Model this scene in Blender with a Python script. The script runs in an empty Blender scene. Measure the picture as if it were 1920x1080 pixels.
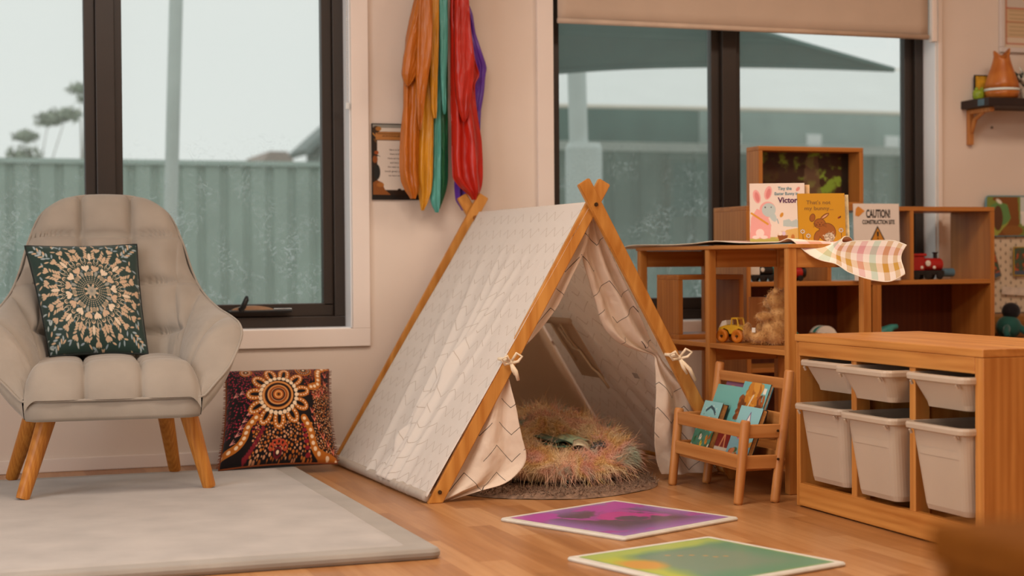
import bpy, bmesh, math, random
import numpy as np
from mathutils import Vector, Matrix, noise as mnoise
random.seed(7); rng = np.random.default_rng(7)
S = bpy.context.scene
COL = S.collection
PI = math.pi
# ------------------------------------------------------------------ camera, world, lights, exposure
cd = bpy.data.cameras.new('camera'); cam = bpy.data.objects.new('camera', cd); COL.objects.link(cam)
cd.sensor_width = 36.0; cd.lens = 3048.2 / 1920 * 36.0
yaw, pitch, roll = .3398, .0167, -.0073
cy, sy = math.cos(yaw), math.sin(yaw); cp, sp = math.cos(pitch), math.sin(pitch); cr, sr = math.cos(roll), math.sin(roll)
Rm = Matrix(((cr, -sr, 0), (sr, cr, 0), (0, 0, 1))) @ Matrix(((1, 0, 0), (0, cp, -sp), (0, sp, cp))) @ Matrix(((cy, -sy, 0), (0, 0, -1), (sy, cy, 0)))
right, down, fwd = Rm[0], Rm[1], Rm[2]
M = Matrix(((right[0], -down[0], -fwd[0], 0), (right[1], -down[1], -fwd[1], 0), (right[2], -down[2], -fwd[2], .748), (0, 0, 0, 1)))
cam.matrix_world = M
cd.clip_start = .05; cd.clip_end = 300
cd.dof.use_dof = True; cd.dof.focus_distance = 4.95; cd.dof.aperture_fstop = 2.6
S.camera = cam
S.view_settings.view_transform = 'Standard'; S.view_settings.look = 'None'
S.view_settings.exposure = 0.0; S.view_settings.gamma = 1.0
S.view_settings.use_curve_mapping = False
S.cycles.use_denoising = True
S.cycles.max_bounces = 8; S.cycles.transparent_max_bounces = 12
S.cycles.sample_clamp_indirect = 4.0

W = bpy.data.worlds.new('overcast'); S.world = W; W.use_nodes = True
wn = W.node_tree.nodes; wl = W.node_tree.links; wn.clear()
wo = wn.new('ShaderNodeOutputWorld'); wb = wn.new('ShaderNodeBackground')
wt = wn.new('ShaderNodeTexNoise'); wt.inputs['Scale'].default_value = 1.6; wt.inputs['Detail'].default_value = 3
wr = wn.new('ShaderNodeValToRGB')
wr.color_ramp.elements[0].position = .3; wr.color_ramp.elements[0].color = (.86, .87, .86, 1)
wr.color_ramp.elements[1].position = .7; wr.color_ramp.elements[1].color = (.93, .93, .92, 1)
wl.new(wt.outputs['Fac'], wr.inputs[0]); wl.new(wr.outputs[0], wb.inputs[0]); wl.new(wb.outputs[0], wo.inputs[0])
wb.inputs[1].default_value = 1.0

def area(name, loc, size, power, color, rot=(0, 0, 0)):
    l = bpy.data.lights.new(name, 'AREA'); l.shape = 'RECTANGLE'; l.size, l.size_y = size; l.energy = power; l.color = color
    o = bpy.data.objects.new(name, l); COL.objects.link(o); o.location = loc; o.rotation_euler = rot
    return o
WARM = (1.0, .80, .62)
area('ceiling_lamp', (.9, 3.6, 2.64), (1.2, .6), 38, (1.0, .88, .77))
area('ceiling_lamp', (3.5, 4.0, 2.64), (1.2, .6), 33, (1.0, .82, .65))
area('ceiling_lamp', (-.8, 1.4, 2.66), (1.2, .6), 36, (1.0, .92, .82))
area('ceiling_lamp', (2.2, 1.45, 2.66), (1.2, .6), 36, WARM)
# added lamp: cool daylight from the unseen left, brightens the tent roof
area('added_left_daylight', (-1.9, 2.9, 1.2), (2.6, 2.0), 58, (.90, .96, 1.0), (0, -PI / 2, 0))

# ------------------------------------------------------------------ helpers
def s2l(c):
    c = np.asarray(c, float)
    return np.where(c <= .04045, c / 12.92, ((c + .055) / 1.055) ** 2.4)
def rgb(h):
    if isinstance(h, str):
        h = h.lstrip('#'); return [int(h[i:i + 2], 16) / 255 for i in (0, 2, 4)]
    return list(h)
def lin(h): return tuple(float(x) for x in s2l(rgb(h))) + (1.0,)

def new_mat(name):
    m = bpy.data.materials.new(name); m.use_nodes = True
    nt = m.node_tree; return m, nt, nt.nodes['Principled BSDF']
def N(nt, t, **kw):
    n = nt.nodes.new(t)
    for k, v in kw.items():
        if hasattr(n, k) and not k[0].isupper(): setattr(n, k, v)
        else: n.inputs[k].default_value = v
    return n
def coords(nt, scale=(1, 1, 1), rot=(0, 0, 0), kind='Object'):
    tc = N(nt, 'ShaderNodeTexCoord'); mp = N(nt, 'ShaderNodeMapping')
    mp.inputs['Scale'].default_value = scale; mp.inputs['Rotation'].default_value = rot
    nt.links.new(tc.outputs[kind], mp.inputs[0]); return mp
def bump(nt, b, height, strength=.2, dist=.002):
    bp = N(nt, 'ShaderNodeBump'); bp.inputs['Strength'].default_value = strength; bp.inputs['Distance'].default_value = dist
    nt.links.new(height, bp.inputs['Height']); nt.links.new(bp.outputs[0], b.inputs['Normal'])
def ramp(nt, fac, stops):
    r = N(nt, 'ShaderNodeValToRGB'); e = r.color_ramp.elements
    while len(e) < len(stops): e.new(.5)
    for el, (p, c) in zip(e, stops): el.position = p; el.color = lin(c)
    nt.links.new(fac, r.inputs[0]); return r
def plain(name, color, rough=.6, var=.06, scale=30, spec=.4, bumpy=0, sheen=0, metal=0, trans=0):
    m, nt, b = new_mat(name)
    mp = coords(nt); no = N(nt, 'ShaderNodeTexNoise'); no.inputs['Scale'].default_value = scale; no.inputs['Detail'].default_value = 4
    nt.links.new(mp.outputs[0], no.inputs['Vector'])
    c = np.array(rgb(color)); lo = np.clip(c * (1 - var), 0, 1); hi = np.clip(c * (1 + var), 0, 1)
    r = ramp(nt, no.outputs['Fac'], [(.3, lo), (.7, hi)]); nt.links.new(r.outputs[0], b.inputs['Base Color'])
    b.inputs['Roughness'].default_value = rough; b.inputs['Specular IOR Level'].default_value = spec; b.inputs['Metallic'].default_value = metal
    if bumpy: bump(nt, b, no.outputs['Fac'], bumpy)
    if sheen: b.inputs['Sheen Weight'].default_value = sheen; b.inputs['Sheen Roughness'].default_value = .5
    return m
def wood(name, dark, light, axis=0, rough=.45, knots=True, scale=1.0, spec=.4):
    m, nt, b = new_mat(name)
    sc = [28 * scale] * 3; sc[axis] = 1.6 * scale
    mp = coords(nt, sc)
    no = N(nt, 'ShaderNodeTexNoise'); no.inputs['Scale'].default_value = 1.3; no.inputs['Detail'].default_value = 6; no.inputs['Distortion'].default_value = .6
    nt.links.new(mp.outputs[0], no.inputs['Vector'])
    wv = N(nt, 'ShaderNodeTexWave'); wv.wave_type = 'RINGS'; wv.rings_direction = 'XYZ'[axis]
    wv.inputs['Scale'].default_value = .45; wv.inputs['Distortion'].default_value = 5; wv.inputs['Detail'].default_value = 2; wv.inputs['Detail Scale'].default_value = .6
    nt.links.new(mp.outputs[0], wv.inputs['Vector'])
    mx = N(nt, 'ShaderNodeMath', operation='MULTIPLY_ADD'); mx.inputs[1].default_value = .16
    nt.links.new(wv.outputs['Fac'], mx.inputs[0])
    m2 = N(nt, 'ShaderNodeMath', operation='MULTIPLY'); m2.inputs[1].default_value = .84; nt.links.new(no.outputs['Fac'], m2.inputs[0]); nt.links.new(m2.outputs[0], mx.inputs[2])
    r = ramp(nt, mx.outputs[0], [(.25, dark), (.75, light)])
    out = r.outputs[0]
    if knots:
        mp2 = coords(nt, [3.2 if i != axis else 1.6 for i in range(3)])
        vo = N(nt, 'ShaderNodeTexVoronoi'); vo.inputs['Scale'].default_value = 2.2; nt.links.new(mp2.outputs[0], vo.inputs['Vector'])
        r2 = ramp(nt, vo.outputs['Distance'], [(.02, (1, 1, 1)), (.07, (0, 0, 0))])
        mix = N(nt, 'ShaderNodeMix', data_type='RGBA'); nt.links.new(r2.outputs[0], mix.inputs['Factor'])
        nt.links.new(out, mix.inputs['A']); mix.inputs['B'].default_value = lin(np.array(rgb(dark)) * .62); out = mix.outputs['Result']
    nt.links.new(out, b.inputs['Base Color'])
    b.inputs['Roughness'].default_value = rough; b.inputs['Specular IOR Level'].default_value = spec
    bump(nt, b, mx.outputs[0], .12, .001)
    return m
def painted(name, rough=.5, spec=.4, sheen=0, weave=0):
    m, nt, b = new_mat(name)
    a = N(nt, 'ShaderNodeVertexColor'); a.layer_name = 'paint'
    nt.links.new(a.outputs[0], b.inputs['Base Color'])
    b.inputs['Roughness'].default_value = rough; b.inputs['Specular IOR Level'].default_value = spec
    if sheen: b.inputs['Sheen Weight'].default_value = sheen
    if weave:
        mp = coords(nt); no = N(nt, 'ShaderNodeTexNoise'); no.inputs['Scale'].default_value = weave; nt.links.new(mp.outputs[0], no.inputs['Vector'])
        bump(nt, b, no.outputs['Fac'], .25, .001)
    return m

# objects ---------------------------------------------------------------------
def thing(name, label, cat, loc=(0, 0, 0), rz=0, group=None):
    o = bpy.data.objects.new(name, None); COL.objects.link(o); o.empty_display_size = .05
    o.location = loc; o.rotation_euler = (0, 0, rz); o['label'] = label; o['category'] = cat
    if group: o['group'] = group
    return o
def tag(o, label, cat, group=None, kind=None):
    o['label'] = label; o['category'] = cat
    if group: o['group'] = group
    if kind: o['kind'] = kind
    return o
def link(name, me, mat=None, parent=None, struct=False, smooth=False):
    o = bpy.data.objects.new(name, me); COL.objects.link(o)
    if mat is not None:
        for mm in (mat if isinstance(mat, (list, tuple)) else [mat]): me.materials.append(mm)
    if parent: o.parent = parent
    if struct: o['kind'] = 'structure'
    if smooth: me.polygons.foreach_set('use_smooth', [True] * len(me.polygons))
    return o
class MB:
    def __init__(s): s.v = []; s.f = []; s.mi = []
    def add(s, v, f, mi=0):
        n = len(s.v); s.v += [tuple(map(float, p)) for p in v]; s.f += [tuple(i + n for i in q) for q in f]; s.mi += [mi] * len(f); return s
    def box(s, a, b, bev=0, mi=0, mat=None):
        (x0, y0, z0), (x1, y1, z1) = a, b
        x0, x1 = min(x0, x1), max(x0, x1); y0, y1 = min(y0, y1), max(y0, y1); z0, z1 = min(z0, z1), max(z0, z1)
        if bev <= 0:
            v = [(x, y, z) for z in (z0, z1) for y in (y0, y1) for x in (x0, x1)]
            f = [(0, 2, 3, 1), (4, 5, 7, 6), (0, 1, 5, 4), (2, 6, 7, 3), (0, 4, 6, 2), (1, 3, 7, 5)]
        else:
            bm = bmesh.new(); bmesh.ops.create_cube(bm, size=1)
            for q in bm.verts: q.co = Vector(((x0 + x1) / 2 + q.co.x * (x1 - x0), (y0 + y1) / 2 + q.co.y * (y1 - y0), (z0 + z1) / 2 + q.co.z * (z1 - z0)))
            bmesh.ops.bevel(bm, geom=bm.edges[:], offset=min(bev, .49 * min(x1 - x0, y1 - y0, z1 - z0)), segments=2, affect='EDGES', profile=.5)
            bm.verts.index_update(); v = [q.co.copy() for q in bm.verts]; f = [[q.index for q in ff.verts] for ff in bm.faces]; bm.free()
        if mat is not None: v = [mat @ Vector(p) for p in v]
        return s.add(v, f, mi)
    def bar(s, p, q, w, h, up=(0, 0, 1), bev=.002, mi=0):
        p, q = Vector(p), Vector(q); d = (q - p); L = d.length; x = d.normalized(); u = Vector(up); y = u.cross(x).normalized(); z = x.cross(y)
        m = Matrix(((x[0], y[0], z[0], p[0]), (x[1], y[1], z[1], p[1]), (x[2], y[2], z[2], p[2]), (0, 0, 0, 1)))
        return s.box((0, -w / 2, -h / 2), (L, w / 2, h / 2), bev, mi, m)
    def tube(s, pts, r, n=10, mi=0, cap=True, closed=False):
        pts = [Vector(p) for p in pts]; k = len(pts)
        if not hasattr(r, '__len__'): r = [r] * k
        rings = []; prev = None
        for i, p in enumerate(pts):
            a = pts[(i - 1) % k] if closed else pts[max(i - 1, 0)]; b = pts[(i + 1) % k] if closed else pts[min(i + 1, k - 1)]
            t = (b - a)
            if t.length < 1e-9: t = Vector((0, 0, 1))
            t.normalize()
            if prev is None:
                e = t.orthogonal().normalized()
            else:
                e = (prev - t * prev.dot(t))
                e = e.normalized() if e.length > 1e-6 else t.orthogonal().normalized()
            prev = e; g = t.cross(e)
            rings.append([p + (e * math.cos(2 * PI * j / n) + g * math.sin(2 * PI * j / n)) * r[i] for j in range(n)])
        v = [q for rr in rings for q in rr]; f = []
        for i in range(k if closed else k - 1):
            a = i * n; b = ((i + 1) % k) * n
            for j in range(n): f.append((a + j, a + (j + 1) % n, b + (j + 1) % n, b + j))
        if cap and not closed: f.append(tuple(range(n))[::-1]); f.append(tuple((k - 1) * n + j for j in range(n)))
        return s.add(v, f, mi)
    def lathe(s, prof, n=32, c=(0, 0, 0), mi=0, axis=2):
        v = []; f = []
        for (r, z) in prof:
            for j in range(n):
                a = 2 * PI * j / n; p = [r * math.cos(a), r * math.sin(a), z]
                if axis == 1: p = [p[0], p[2], p[1]]
                if axis == 0: p = [p[2], p[0], p[1]]
                v.append((p[0] + c[0], p[1] + c[1], p[2] + c[2]))
        k = len(prof)
        for i in range(k - 1):
            for j in range(n): f.append((i * n + j, i * n + (j + 1) % n, (i + 1) * n + (j + 1) % n, (i + 1) * n + j))
        f.append(tuple(range(n))[::-1]); f.append(tuple((k - 1) * n + j for j in range(n)))
        return s.add(v, f, mi)
    def ball(s, c, r, n=12, m=16, mi=0):
        if not hasattr(r, '__len__'): r = (r, r, r)
        v = []; f = []
        for i in range(n + 1):
            th = PI * i / n
            for j in range(m):
                ph = 2 * PI * j / m; v.append((c[0] + r[0] * math.sin(th) * math.cos(ph), c[1] + r[1] * math.sin(th) * math.sin(ph), c[2] + r[2] * math.cos(th)))
        for i in range(n):
            for j in range(m): f.append((i * m + j, (i + 1) * m + j, (i + 1) * m + (j + 1) % m, i * m + (j + 1) % m))
        return s.add(v, f, mi)
    def prism(s, poly, d0, d1, axis=1, mi=0):
        # poly: list of 2D points in the plane perpendicular to axis
        n = len(poly); v = []
        for d in (d0, d1):
            for (a, b) in poly: v.append((a, d, b) if axis == 1 else ((d, a, b) if axis == 0 else (a, b, d)))
        f = [tuple(range(n)), tuple(range(2 * n - 1, n - 1, -1))] + [(i, i + n, (i + 1) % n + n, (i + 1) % n) for i in range(n)]
        return s.add(v, f, mi)
    def mesh(s, name='m'):
        me = bpy.data.meshes.new(name); me.from_pydata(s.v, [], s.f)
        if any(s.mi): me.polygons.foreach_set('material_index', s.mi)
        me.validate(); me.update()
        bm = bmesh.new(); bm.from_mesh(me); bmesh.ops.recalc_face_normals(bm, faces=bm.faces[:]); bm.to_mesh(me); bm.free()
        return me
    def build(s, name, mat, parent=None, struct=False, smooth=False, off=None):
        if off: s.v = [(p[0] - off[0], p[1] - off[1], p[2] - off[2]) for p in s.v]
        o = link(name, s.mesh(name), mat, parent, struct, smooth)
        return o
def grid(P, closed_u=False, uv=None, col=None, flip=False):
    """P: (nu,nv,3) numpy -> mesh data"""
    nu, nv = P.shape[:2]; idx = np.arange(nu * nv).reshape(nu, nv)
    if closed_u: idx = np.vstack([idx, idx[:1]])
    q = np.stack([idx[:-1, :-1], idx[1:, :-1], idx[1:, 1:], idx[:-1, 1:]], -1).reshape(-1, 4)
    if flip: q = q[:, ::-1]
    me = bpy.data.meshes.new('grid'); nf = len(q)
    me.vertices.add(nu * nv); me.vertices.foreach_set('co', P.reshape(-1).astype(np.float32))
    me.loops.add(nf * 4); me.loops.foreach_set('vertex_index', q.reshape(-1).astype(np.int32))
    me.polygons.add(nf); me.polygons.foreach_set('loop_start', np.arange(0, nf * 4, 4, dtype=np.int32))
    me.polygons.foreach_set('use_smooth', np.ones(nf, bool))
    me.update(calc_edges=True)
    if uv is not None:
        l = me.uv_layers.new(name='UVMap'); l.data.foreach_set('uv', uv.reshape(-1, 2)[q.reshape(-1)].reshape(-1).astype(np.float32))
    if col is not None: setcol(me, col)
    return me
def setcol(me, col):
    a = me.color_attributes.new('paint', 'FLOAT_COLOR', 'POINT')
    c = np.ones((len(me.vertices), 4), np.float32); c[:, :3] = s2l(col.reshape(-1, 3)); a.data.foreach_set('color', c.reshape(-1))
def solidify(o, t, offset=0):
    m = o.modifiers.new('thickness', 'SOLIDIFY'); m.thickness = t; m.offset = offset; return o

class Cv:
    """a small vector painter: h x w grid of sRGB colours sampled at mesh vertices, x right 0..a, y up 0..1"""
    def __init__(s, w, h, asp, bg):
        s.X, s.Y = np.meshgrid(np.linspace(0, asp, w), np.linspace(0, 1, h)); s.C = np.zeros((h, w, 3)); s.C[:] = rgb(bg); s.px = 1.0 / h * .7; s.asp = asp
    def put(s, d, c, a=1):
        k = np.clip(.5 - d / (2 * s.px), 0, 1)[..., None] * a; s.C = s.C * (1 - k) + np.array(rgb(c)) * k
    def _w(s, x, y, r):
        x0 = int(np.clip((x - r) / s.asp * (s.X.shape[1] - 1) - 1, 0, s.X.shape[1])); x1 = int(np.clip((x + r) / s.asp * (s.X.shape[1] - 1) + 2, 0, s.X.shape[1]))
        y0 = int(np.clip((y - r) * (s.X.shape[0] - 1) - 1, 0, s.X.shape[0])); y1 = int(np.clip((y + r) * (s.X.shape[0] - 1) + 2, 0, s.X.shape[0]))
        return slice(y0, y1), slice(x0, x1)
    def ell(s, x, y, rx, ry=None, c='#fff', ang=0, a=1):
        ry = rx if ry is None else ry; w = s._w(x, y, max(rx, ry) + .01)
        X = s.X[w] - x; Y = s.Y[w] - y
        if X.size == 0: return
        ca, sa = math.cos(ang), math.sin(ang); U = X * ca + Y * sa; V = -X * sa + Y * ca
        d = (np.sqrt((U / rx) ** 2 + (V / ry) ** 2) - 1) * min(rx, ry)
        k = np.clip(.5 - d / (2 * s.px), 0, 1)[..., None] * a; s.C[w] = s.C[w] * (1 - k) + np.array(rgb(c)) * k
    def seg(s, x0, y0, x1, y1, wd, c, a=1, w1=None):
        r = math.hypot(x1 - x0, y1 - y0) / 2 + wd + .01; w = s._w((x0 + x1) / 2, (y0 + y1) / 2, r)
        X = s.X[w]; Y = s.Y[w]
        if X.size == 0: return
        dx, dy = x1 - x0, y1 - y0; t = np.clip(((X - x0) * dx + (Y - y0) * dy) / (dx * dx + dy * dy + 1e-12), 0, 1)
        ww = wd if w1 is None else wd + (w1 - wd) * t
        d = np.hypot(X - x0 - t * dx, Y - y0 - t * dy) - ww / 2
        k = np.clip(.5 - d / (2 * s.px), 0, 1)[..., None] * a; s.C[w] = s.C[w] * (1 - k) + np.array(rgb(c)) * k
    def line(s, pts, wd, c, closed=False):
        if closed: pts = list(pts) + [pts[0]]
        for p, q in zip(pts[:-1], pts[1:]): s.seg(p[0], p[1], q[0], q[1], wd, c)
    def ring(s, x, y, r, wd, c, ry=None, ang=0):
        ry = r if ry is None else ry
        s.line([(x + r * math.cos(t) * math.cos(ang) - ry * math.sin(t) * math.sin(ang), y + r * math.cos(t) * math.sin(ang) + ry * math.sin(t) * math.cos(ang)) for t in np.linspace(0, 2 * PI, 28)], wd, c)
    def rect(s, x0, y0, x1, y1, c, a=1):
        s.put(np.maximum(np.abs(s.X - (x0 + x1) / 2) - (x1 - x0) / 2, np.abs(s.Y - (y0 + y1) / 2) - (y1 - y0) / 2), c, a)
    def poly(s, pts, c, a=1):
        inside = np.zeros(s.X.shape, bool); n = len(pts)
        for i in range(n):
            (x0, y0), (x1, y1) = pts[i], pts[(i + 1) % n]
            if y0 == y1: continue
            cond = ((y0 > s.Y) != (y1 > s.Y)); inside ^= cond & (s.X < (x1 - x0) * (s.Y - y0) / (y1 - y0) + x0)
        k = inside[..., None] * a; s.C = s.C * (1 - k) + np.array(rgb(c)) * k
def fbm(X, Y, sc, seed=0, oct=4):
    out = np.zeros_like(X, float); am = 1; tot = 0
    r = np.random.default_rng(seed)
    for o in range(oct):
        T = r.random((64, 64)); x = X * sc * 2 ** o; y = Y * sc * 2 ** o
        xi = np.floor(x).astype(int); yi = np.floor(y).astype(int); fx = x - xi; fy = y - yi
        fx = fx * fx * (3 - 2 * fx); fy = fy * fy * (3 - 2 * fy); g = lambda i, j: T[(i) % 64, (j) % 64]
        out += am * ((g(xi, yi) * (1 - fx) + g(xi + 1, yi) * fx) * (1 - fy) + (g(xi, yi + 1) * (1 - fx) + g(xi + 1, yi + 1) * fx) * fy)
        tot += am; am *= .5
    return out / tot
def card(name, cv, corner, ux, uy, mat, parent=None, off=0):
    """a painted flat face: corner + x*ux + y*uy (world vectors spanning the whole face)"""
    h, w = cv.C.shape[:2]; t = np.linspace(0, 1, w)[None, :, None]; q = np.linspace(0, 1, h)[:, None, None]
    n = np.cross(ux, uy); n = n / np.linalg.norm(n)
    P = np.array(corner)[None, None] + t * np.array(ux) + q * np.array(uy) + n * off
    return link(name, grid(P, col=cv.C, flip=True), mat, parent)
def text_mesh(txt, corner, ux, uy, height, mat, parent, name='lettering', width=None, depth=.0006, bold=0, align='LEFT', off=.0008):
    """lettering as geometry lying in the plane (ux,uy) (unit vectors)"""
    cu = bpy.data.curves.new('t', 'FONT'); cu.body = txt; cu.size = 1; cu.offset = bold; cu.resolution_u = 3
    t = bpy.data.objects.new('t', cu); COL.objects.link(t)
    dg = bpy.context.evaluated_depsgraph_get(); me = bpy.data.meshes.new_from_object(t.evaluated_get(dg))
    bpy.data.objects.remove(t); bpy.data.curves.remove(cu)
    co = np.zeros(len(me.vertices) * 3); me.vertices.foreach_get('co', co); co = co.reshape(-1, 3)
    sc = height / .7; w0 = co[:, 0].max() - co[:, 0].min(); sx = (width / w0) if width else sc
    x = (co[:, 0] - co[:, 0].min()) * sx; y = co[:, 1] * sc
    if align == 'CENTER': x -= x.max() / 2
    ux = np.array(ux, float); uy = np.array(uy, float); n = np.cross(ux, uy)
    P = np.array(corner)[None] + x[:, None] * ux + y[:, None] * uy + n[None] * off
    me.vertices.foreach_set('co', P.reshape(-1)); me.update(); me.materials.clear()
    return link(name, me, mat, parent)
def strands(name, P, Nn, L, w, mat, parent, bend=.5, droop=.3, seed=1, seg=3, stuff=False):
    r = np.random.default_rng(seed); n = len(P)
    side = r.normal(size=(n, 3)); D = Nn + r.normal(size=(n, 3)) * bend; D /= np.linalg.norm(D, axis=1)[:, None]
    S_ = np.cross(D, side); S_ /= np.linalg.norm(S_, axis=1)[:, None]; L = L * (.6 + .7 * r.random(n))
    V = []
    curl = r.normal(size=(n, 3)) * .35
    for i in range(seg + 1):
        t = i / seg; c = P + D * (L * t)[:, None] + curl * (L * t * t)[:, None]; c[:, 2] -= droop * L * t * t
        ww = w * (1 - .85 * t); V.append(c - S_ * ww / 2); V.append(c + S_ * ww / 2)
    V = np.stack(V, 1); m = 2 * (seg + 1); base = (np.arange(n) * m)[:, None]
    F = np.concatenate([base + np.array([2 * i, 2 * i + 1, 2 * i + 3, 2 * i + 2])[None] for i in range(seg)], 0)
    me = bpy.data.meshes.new(name); me.vertices.add(n * m); me.vertices.foreach_set('co', V.reshape(-1).astype(np.float32))
    nf = len(F); me.loops.add(nf * 4); me.loops.foreach_set('vertex_index', F.reshape(-1).astype(np.int32)); me.polygons.add(nf)
    me.polygons.foreach_set('loop_start', np.arange(0, nf * 4, 4, dtype=np.int32)); me.polygons.foreach_set('use_smooth', np.ones(nf, bool)); me.update(calc_edges=True)
    o = link(name, me, mat, parent)
    if stuff: o['kind'] = 'stuff'
    return o
def cat(ctrl, t):
    """smooth interpolation through control rows"""
    ctrl = np.asarray(ctrl, float); n = len(ctrl) - 1; x = np.clip(t, 0, 1) * n; i = np.minimum(x.astype(int), n - 1); f = (x - i)[:, None]
    p0 = ctrl[np.maximum(i - 1, 0)]; p1 = ctrl[i]; p2 = ctrl[i + 1]; p3 = ctrl[np.minimum(i + 2, n)]
    return .5 * (2 * p1 + (p2 - p0) * f + (2 * p0 - 5 * p1 + 4 * p2 - p3) * f ** 2 + (3 * p1 - p0 - 3 * p2 + p3) * f ** 3)

# ------------------------------------------------------------------ materials
def wall_mat():
    m, nt, b = new_mat('wall_paint'); mp = coords(nt)
    no = N(nt, 'ShaderNodeTexNoise'); no.inputs['Scale'].default_value = 3; nt.links.new(mp.outputs[0], no.inputs['Vector'])
    r = ramp(nt, no.outputs['Fac'], [(.3, '#e0cfc0'), (.7, '#e6d6c8')]); nt.links.new(r.outputs[0], b.inputs['Base Color'])
    n2 = N(nt, 'ShaderNodeTexNoise'); n2.inputs['Scale'].default_value = 160; nt.links.new(mp.outputs[0], n2.inputs['Vector'])
    bump(nt, b, n2.outputs['Fac'], .15, .001); b.inputs['Roughness'].default_value = .75; b.inputs['Specular IOR Level'].default_value = .2
    return m
M_wall = wall_mat()
M_trim = plain('white_trim_paint', '#ebddd2', .4, .01, 4)
M_ceil = plain('ceiling_paint', '#e6e0d8', .9, .01, 4)
M_frame = plain('dark_aluminium', '#30261f', .42, .04, 8, spec=.5)
M_gasket = plain('black_rubber', '#171513', .6, .04, 8)
def floor_mat():
    m, nt, b = new_mat('strip_wood_floor')
    mp = coords(nt, (1, 1, 1), (0, 0, PI / 2))
    br = N(nt, 'ShaderNodeTexBrick'); br.offset = .37; br.inputs['Scale'].default_value = 1; br.inputs['Brick Width'].default_value = .52; br.inputs['Row Height'].default_value = .07
    br.inputs['Mortar Size'].default_value = .0006; br.inputs['Mortar Smooth'].default_value = .1; br.inputs['Bias'].default_value = 0
    br.inputs['Color1'].default_value = (0, 0, 0, 1); br.inputs['Color2'].default_value = (1, 1, 1, 1); br.inputs['Mortar'].default_value = (.2, .2, .2, 1)
    nt.links.new(mp.outputs[0], br.inputs['Vector'])
    mp2 = coords(nt, (40, 2.2, 1)); no = N(nt, 'ShaderNodeTexNoise'); no.inputs['Scale'].default_value = 1.2; no.inputs['Detail'].default_value = 6; no.inputs['Distortion'].default_value = .5
    nt.links.new(mp2.outputs[0], no.inputs['Vector'])
    ad = N(nt, 'ShaderNodeMath', operation='MULTIPLY_ADD'); ad.inputs[1].default_value = .42; nt.links.new(br.outputs['Color'], ad.inputs[0])
    m2 = N(nt, 'ShaderNodeMath', operation='MULTIPLY'); m2.inputs[1].default_value = .58; nt.links.new(no.outputs['Fac'], m2.inputs[0]); nt.links.new(m2.outputs[0], ad.inputs[2])
    r = ramp(nt, ad.outputs[0], [(.15, '#8f5c32'), (.45, '#a87243'), (.8, '#c08e5e')])
    nt.links.new(r.outputs[0], b.inputs['Base Color']); b.inputs['Roughness'].default_value = .33; b.inputs['Specular IOR Level'].default_value = .5
    bump(nt, b, ad.outputs[0], .06, .001)
    return m
M_floor = floor_mat()
WD, WL = '#a86425', '#cf8f48'
M_pine_x = wood('pine_x', WD, WL, 0); M_pine_y = wood('pine_y', WD, WL, 1); M_pine_z = wood('pine_z', WD, WL, 2)
M_beech_x = wood('beech_x', '#a9682f', '#c88a4e', 0, knots=False); M_beech_y = wood('beech_y', '#a9682f', '#c88a4e', 1, knots=False); M_beech_z = wood('beech_z', '#a9682f', '#c88a4e', 2, knots=False)
M_cab_x = wood('cabinet_x', '#9c5c22', '#bd7c3a', 0, knots=False); M_cab_z = wood('cabinet_z', '#9c5c22', '#bd7c3a', 2, knots=False)
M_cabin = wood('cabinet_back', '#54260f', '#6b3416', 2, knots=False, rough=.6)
M_pole = wood('tent_pole_pine', '#b06c26', '#d89a4c', 2, knots=False)
M_leg = wood('oak_leg', '#a5601c', '#cc8838', 2, knots=False, scale=2)
M_screw = plain('brass_screw', '#5a4630', .35, .1, 40, metal=.8)
M_black = plain('black_plastic', '#141211', .4, .1, 20)
M_chrome = plain('chrome', '#c9b49c', .25, .05, 20, metal=.9)
M_greyfab = None
def fabric(name, c, sheen=.25, weave=900, rough=.9, var=.05):
    m, nt, b = new_mat(name); mp = coords(nt)
    n1 = N(nt, 'ShaderNodeTexNoise'); n1.inputs['Scale'].default_value = 7; n1.inputs['Detail'].default_value = 5; nt.links.new(mp.outputs[0], n1.inputs['Vector'])
    c = np.array(rgb(c)); r = ramp(nt, n1.outputs['Fac'], [(.3, c * (1 - var)), (.7, np.clip(c * (1 + var), 0, 1))]); nt.links.new(r.outputs[0], b.inputs['Base Color'])
    n2 = N(nt, 'ShaderNodeTexNoise'); n2.inputs['Scale'].default_value = weave; n2.inputs['Detail'].default_value = 2; nt.links.new(mp.outputs[0], n2.inputs['Vector'])
    bump(nt, b, n2.outputs['Fac'], .3, .0015); b.inputs['Roughness'].default_value = rough; b.inputs['Specular IOR Level'].default_value = .2
    b.inputs['Sheen Weight'].default_value = sheen; b.inputs['Sheen Roughness'].default_value = .4
    return m
M_chair = fabric('chair_velour', '#a09588', .35, 700, var=.04)
M_mat = fabric('mat_velour', '#aca49c', .3, 600, var=.05)
M_matedge = fabric('mat_edge', '#9c9388', .3, 600)

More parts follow.
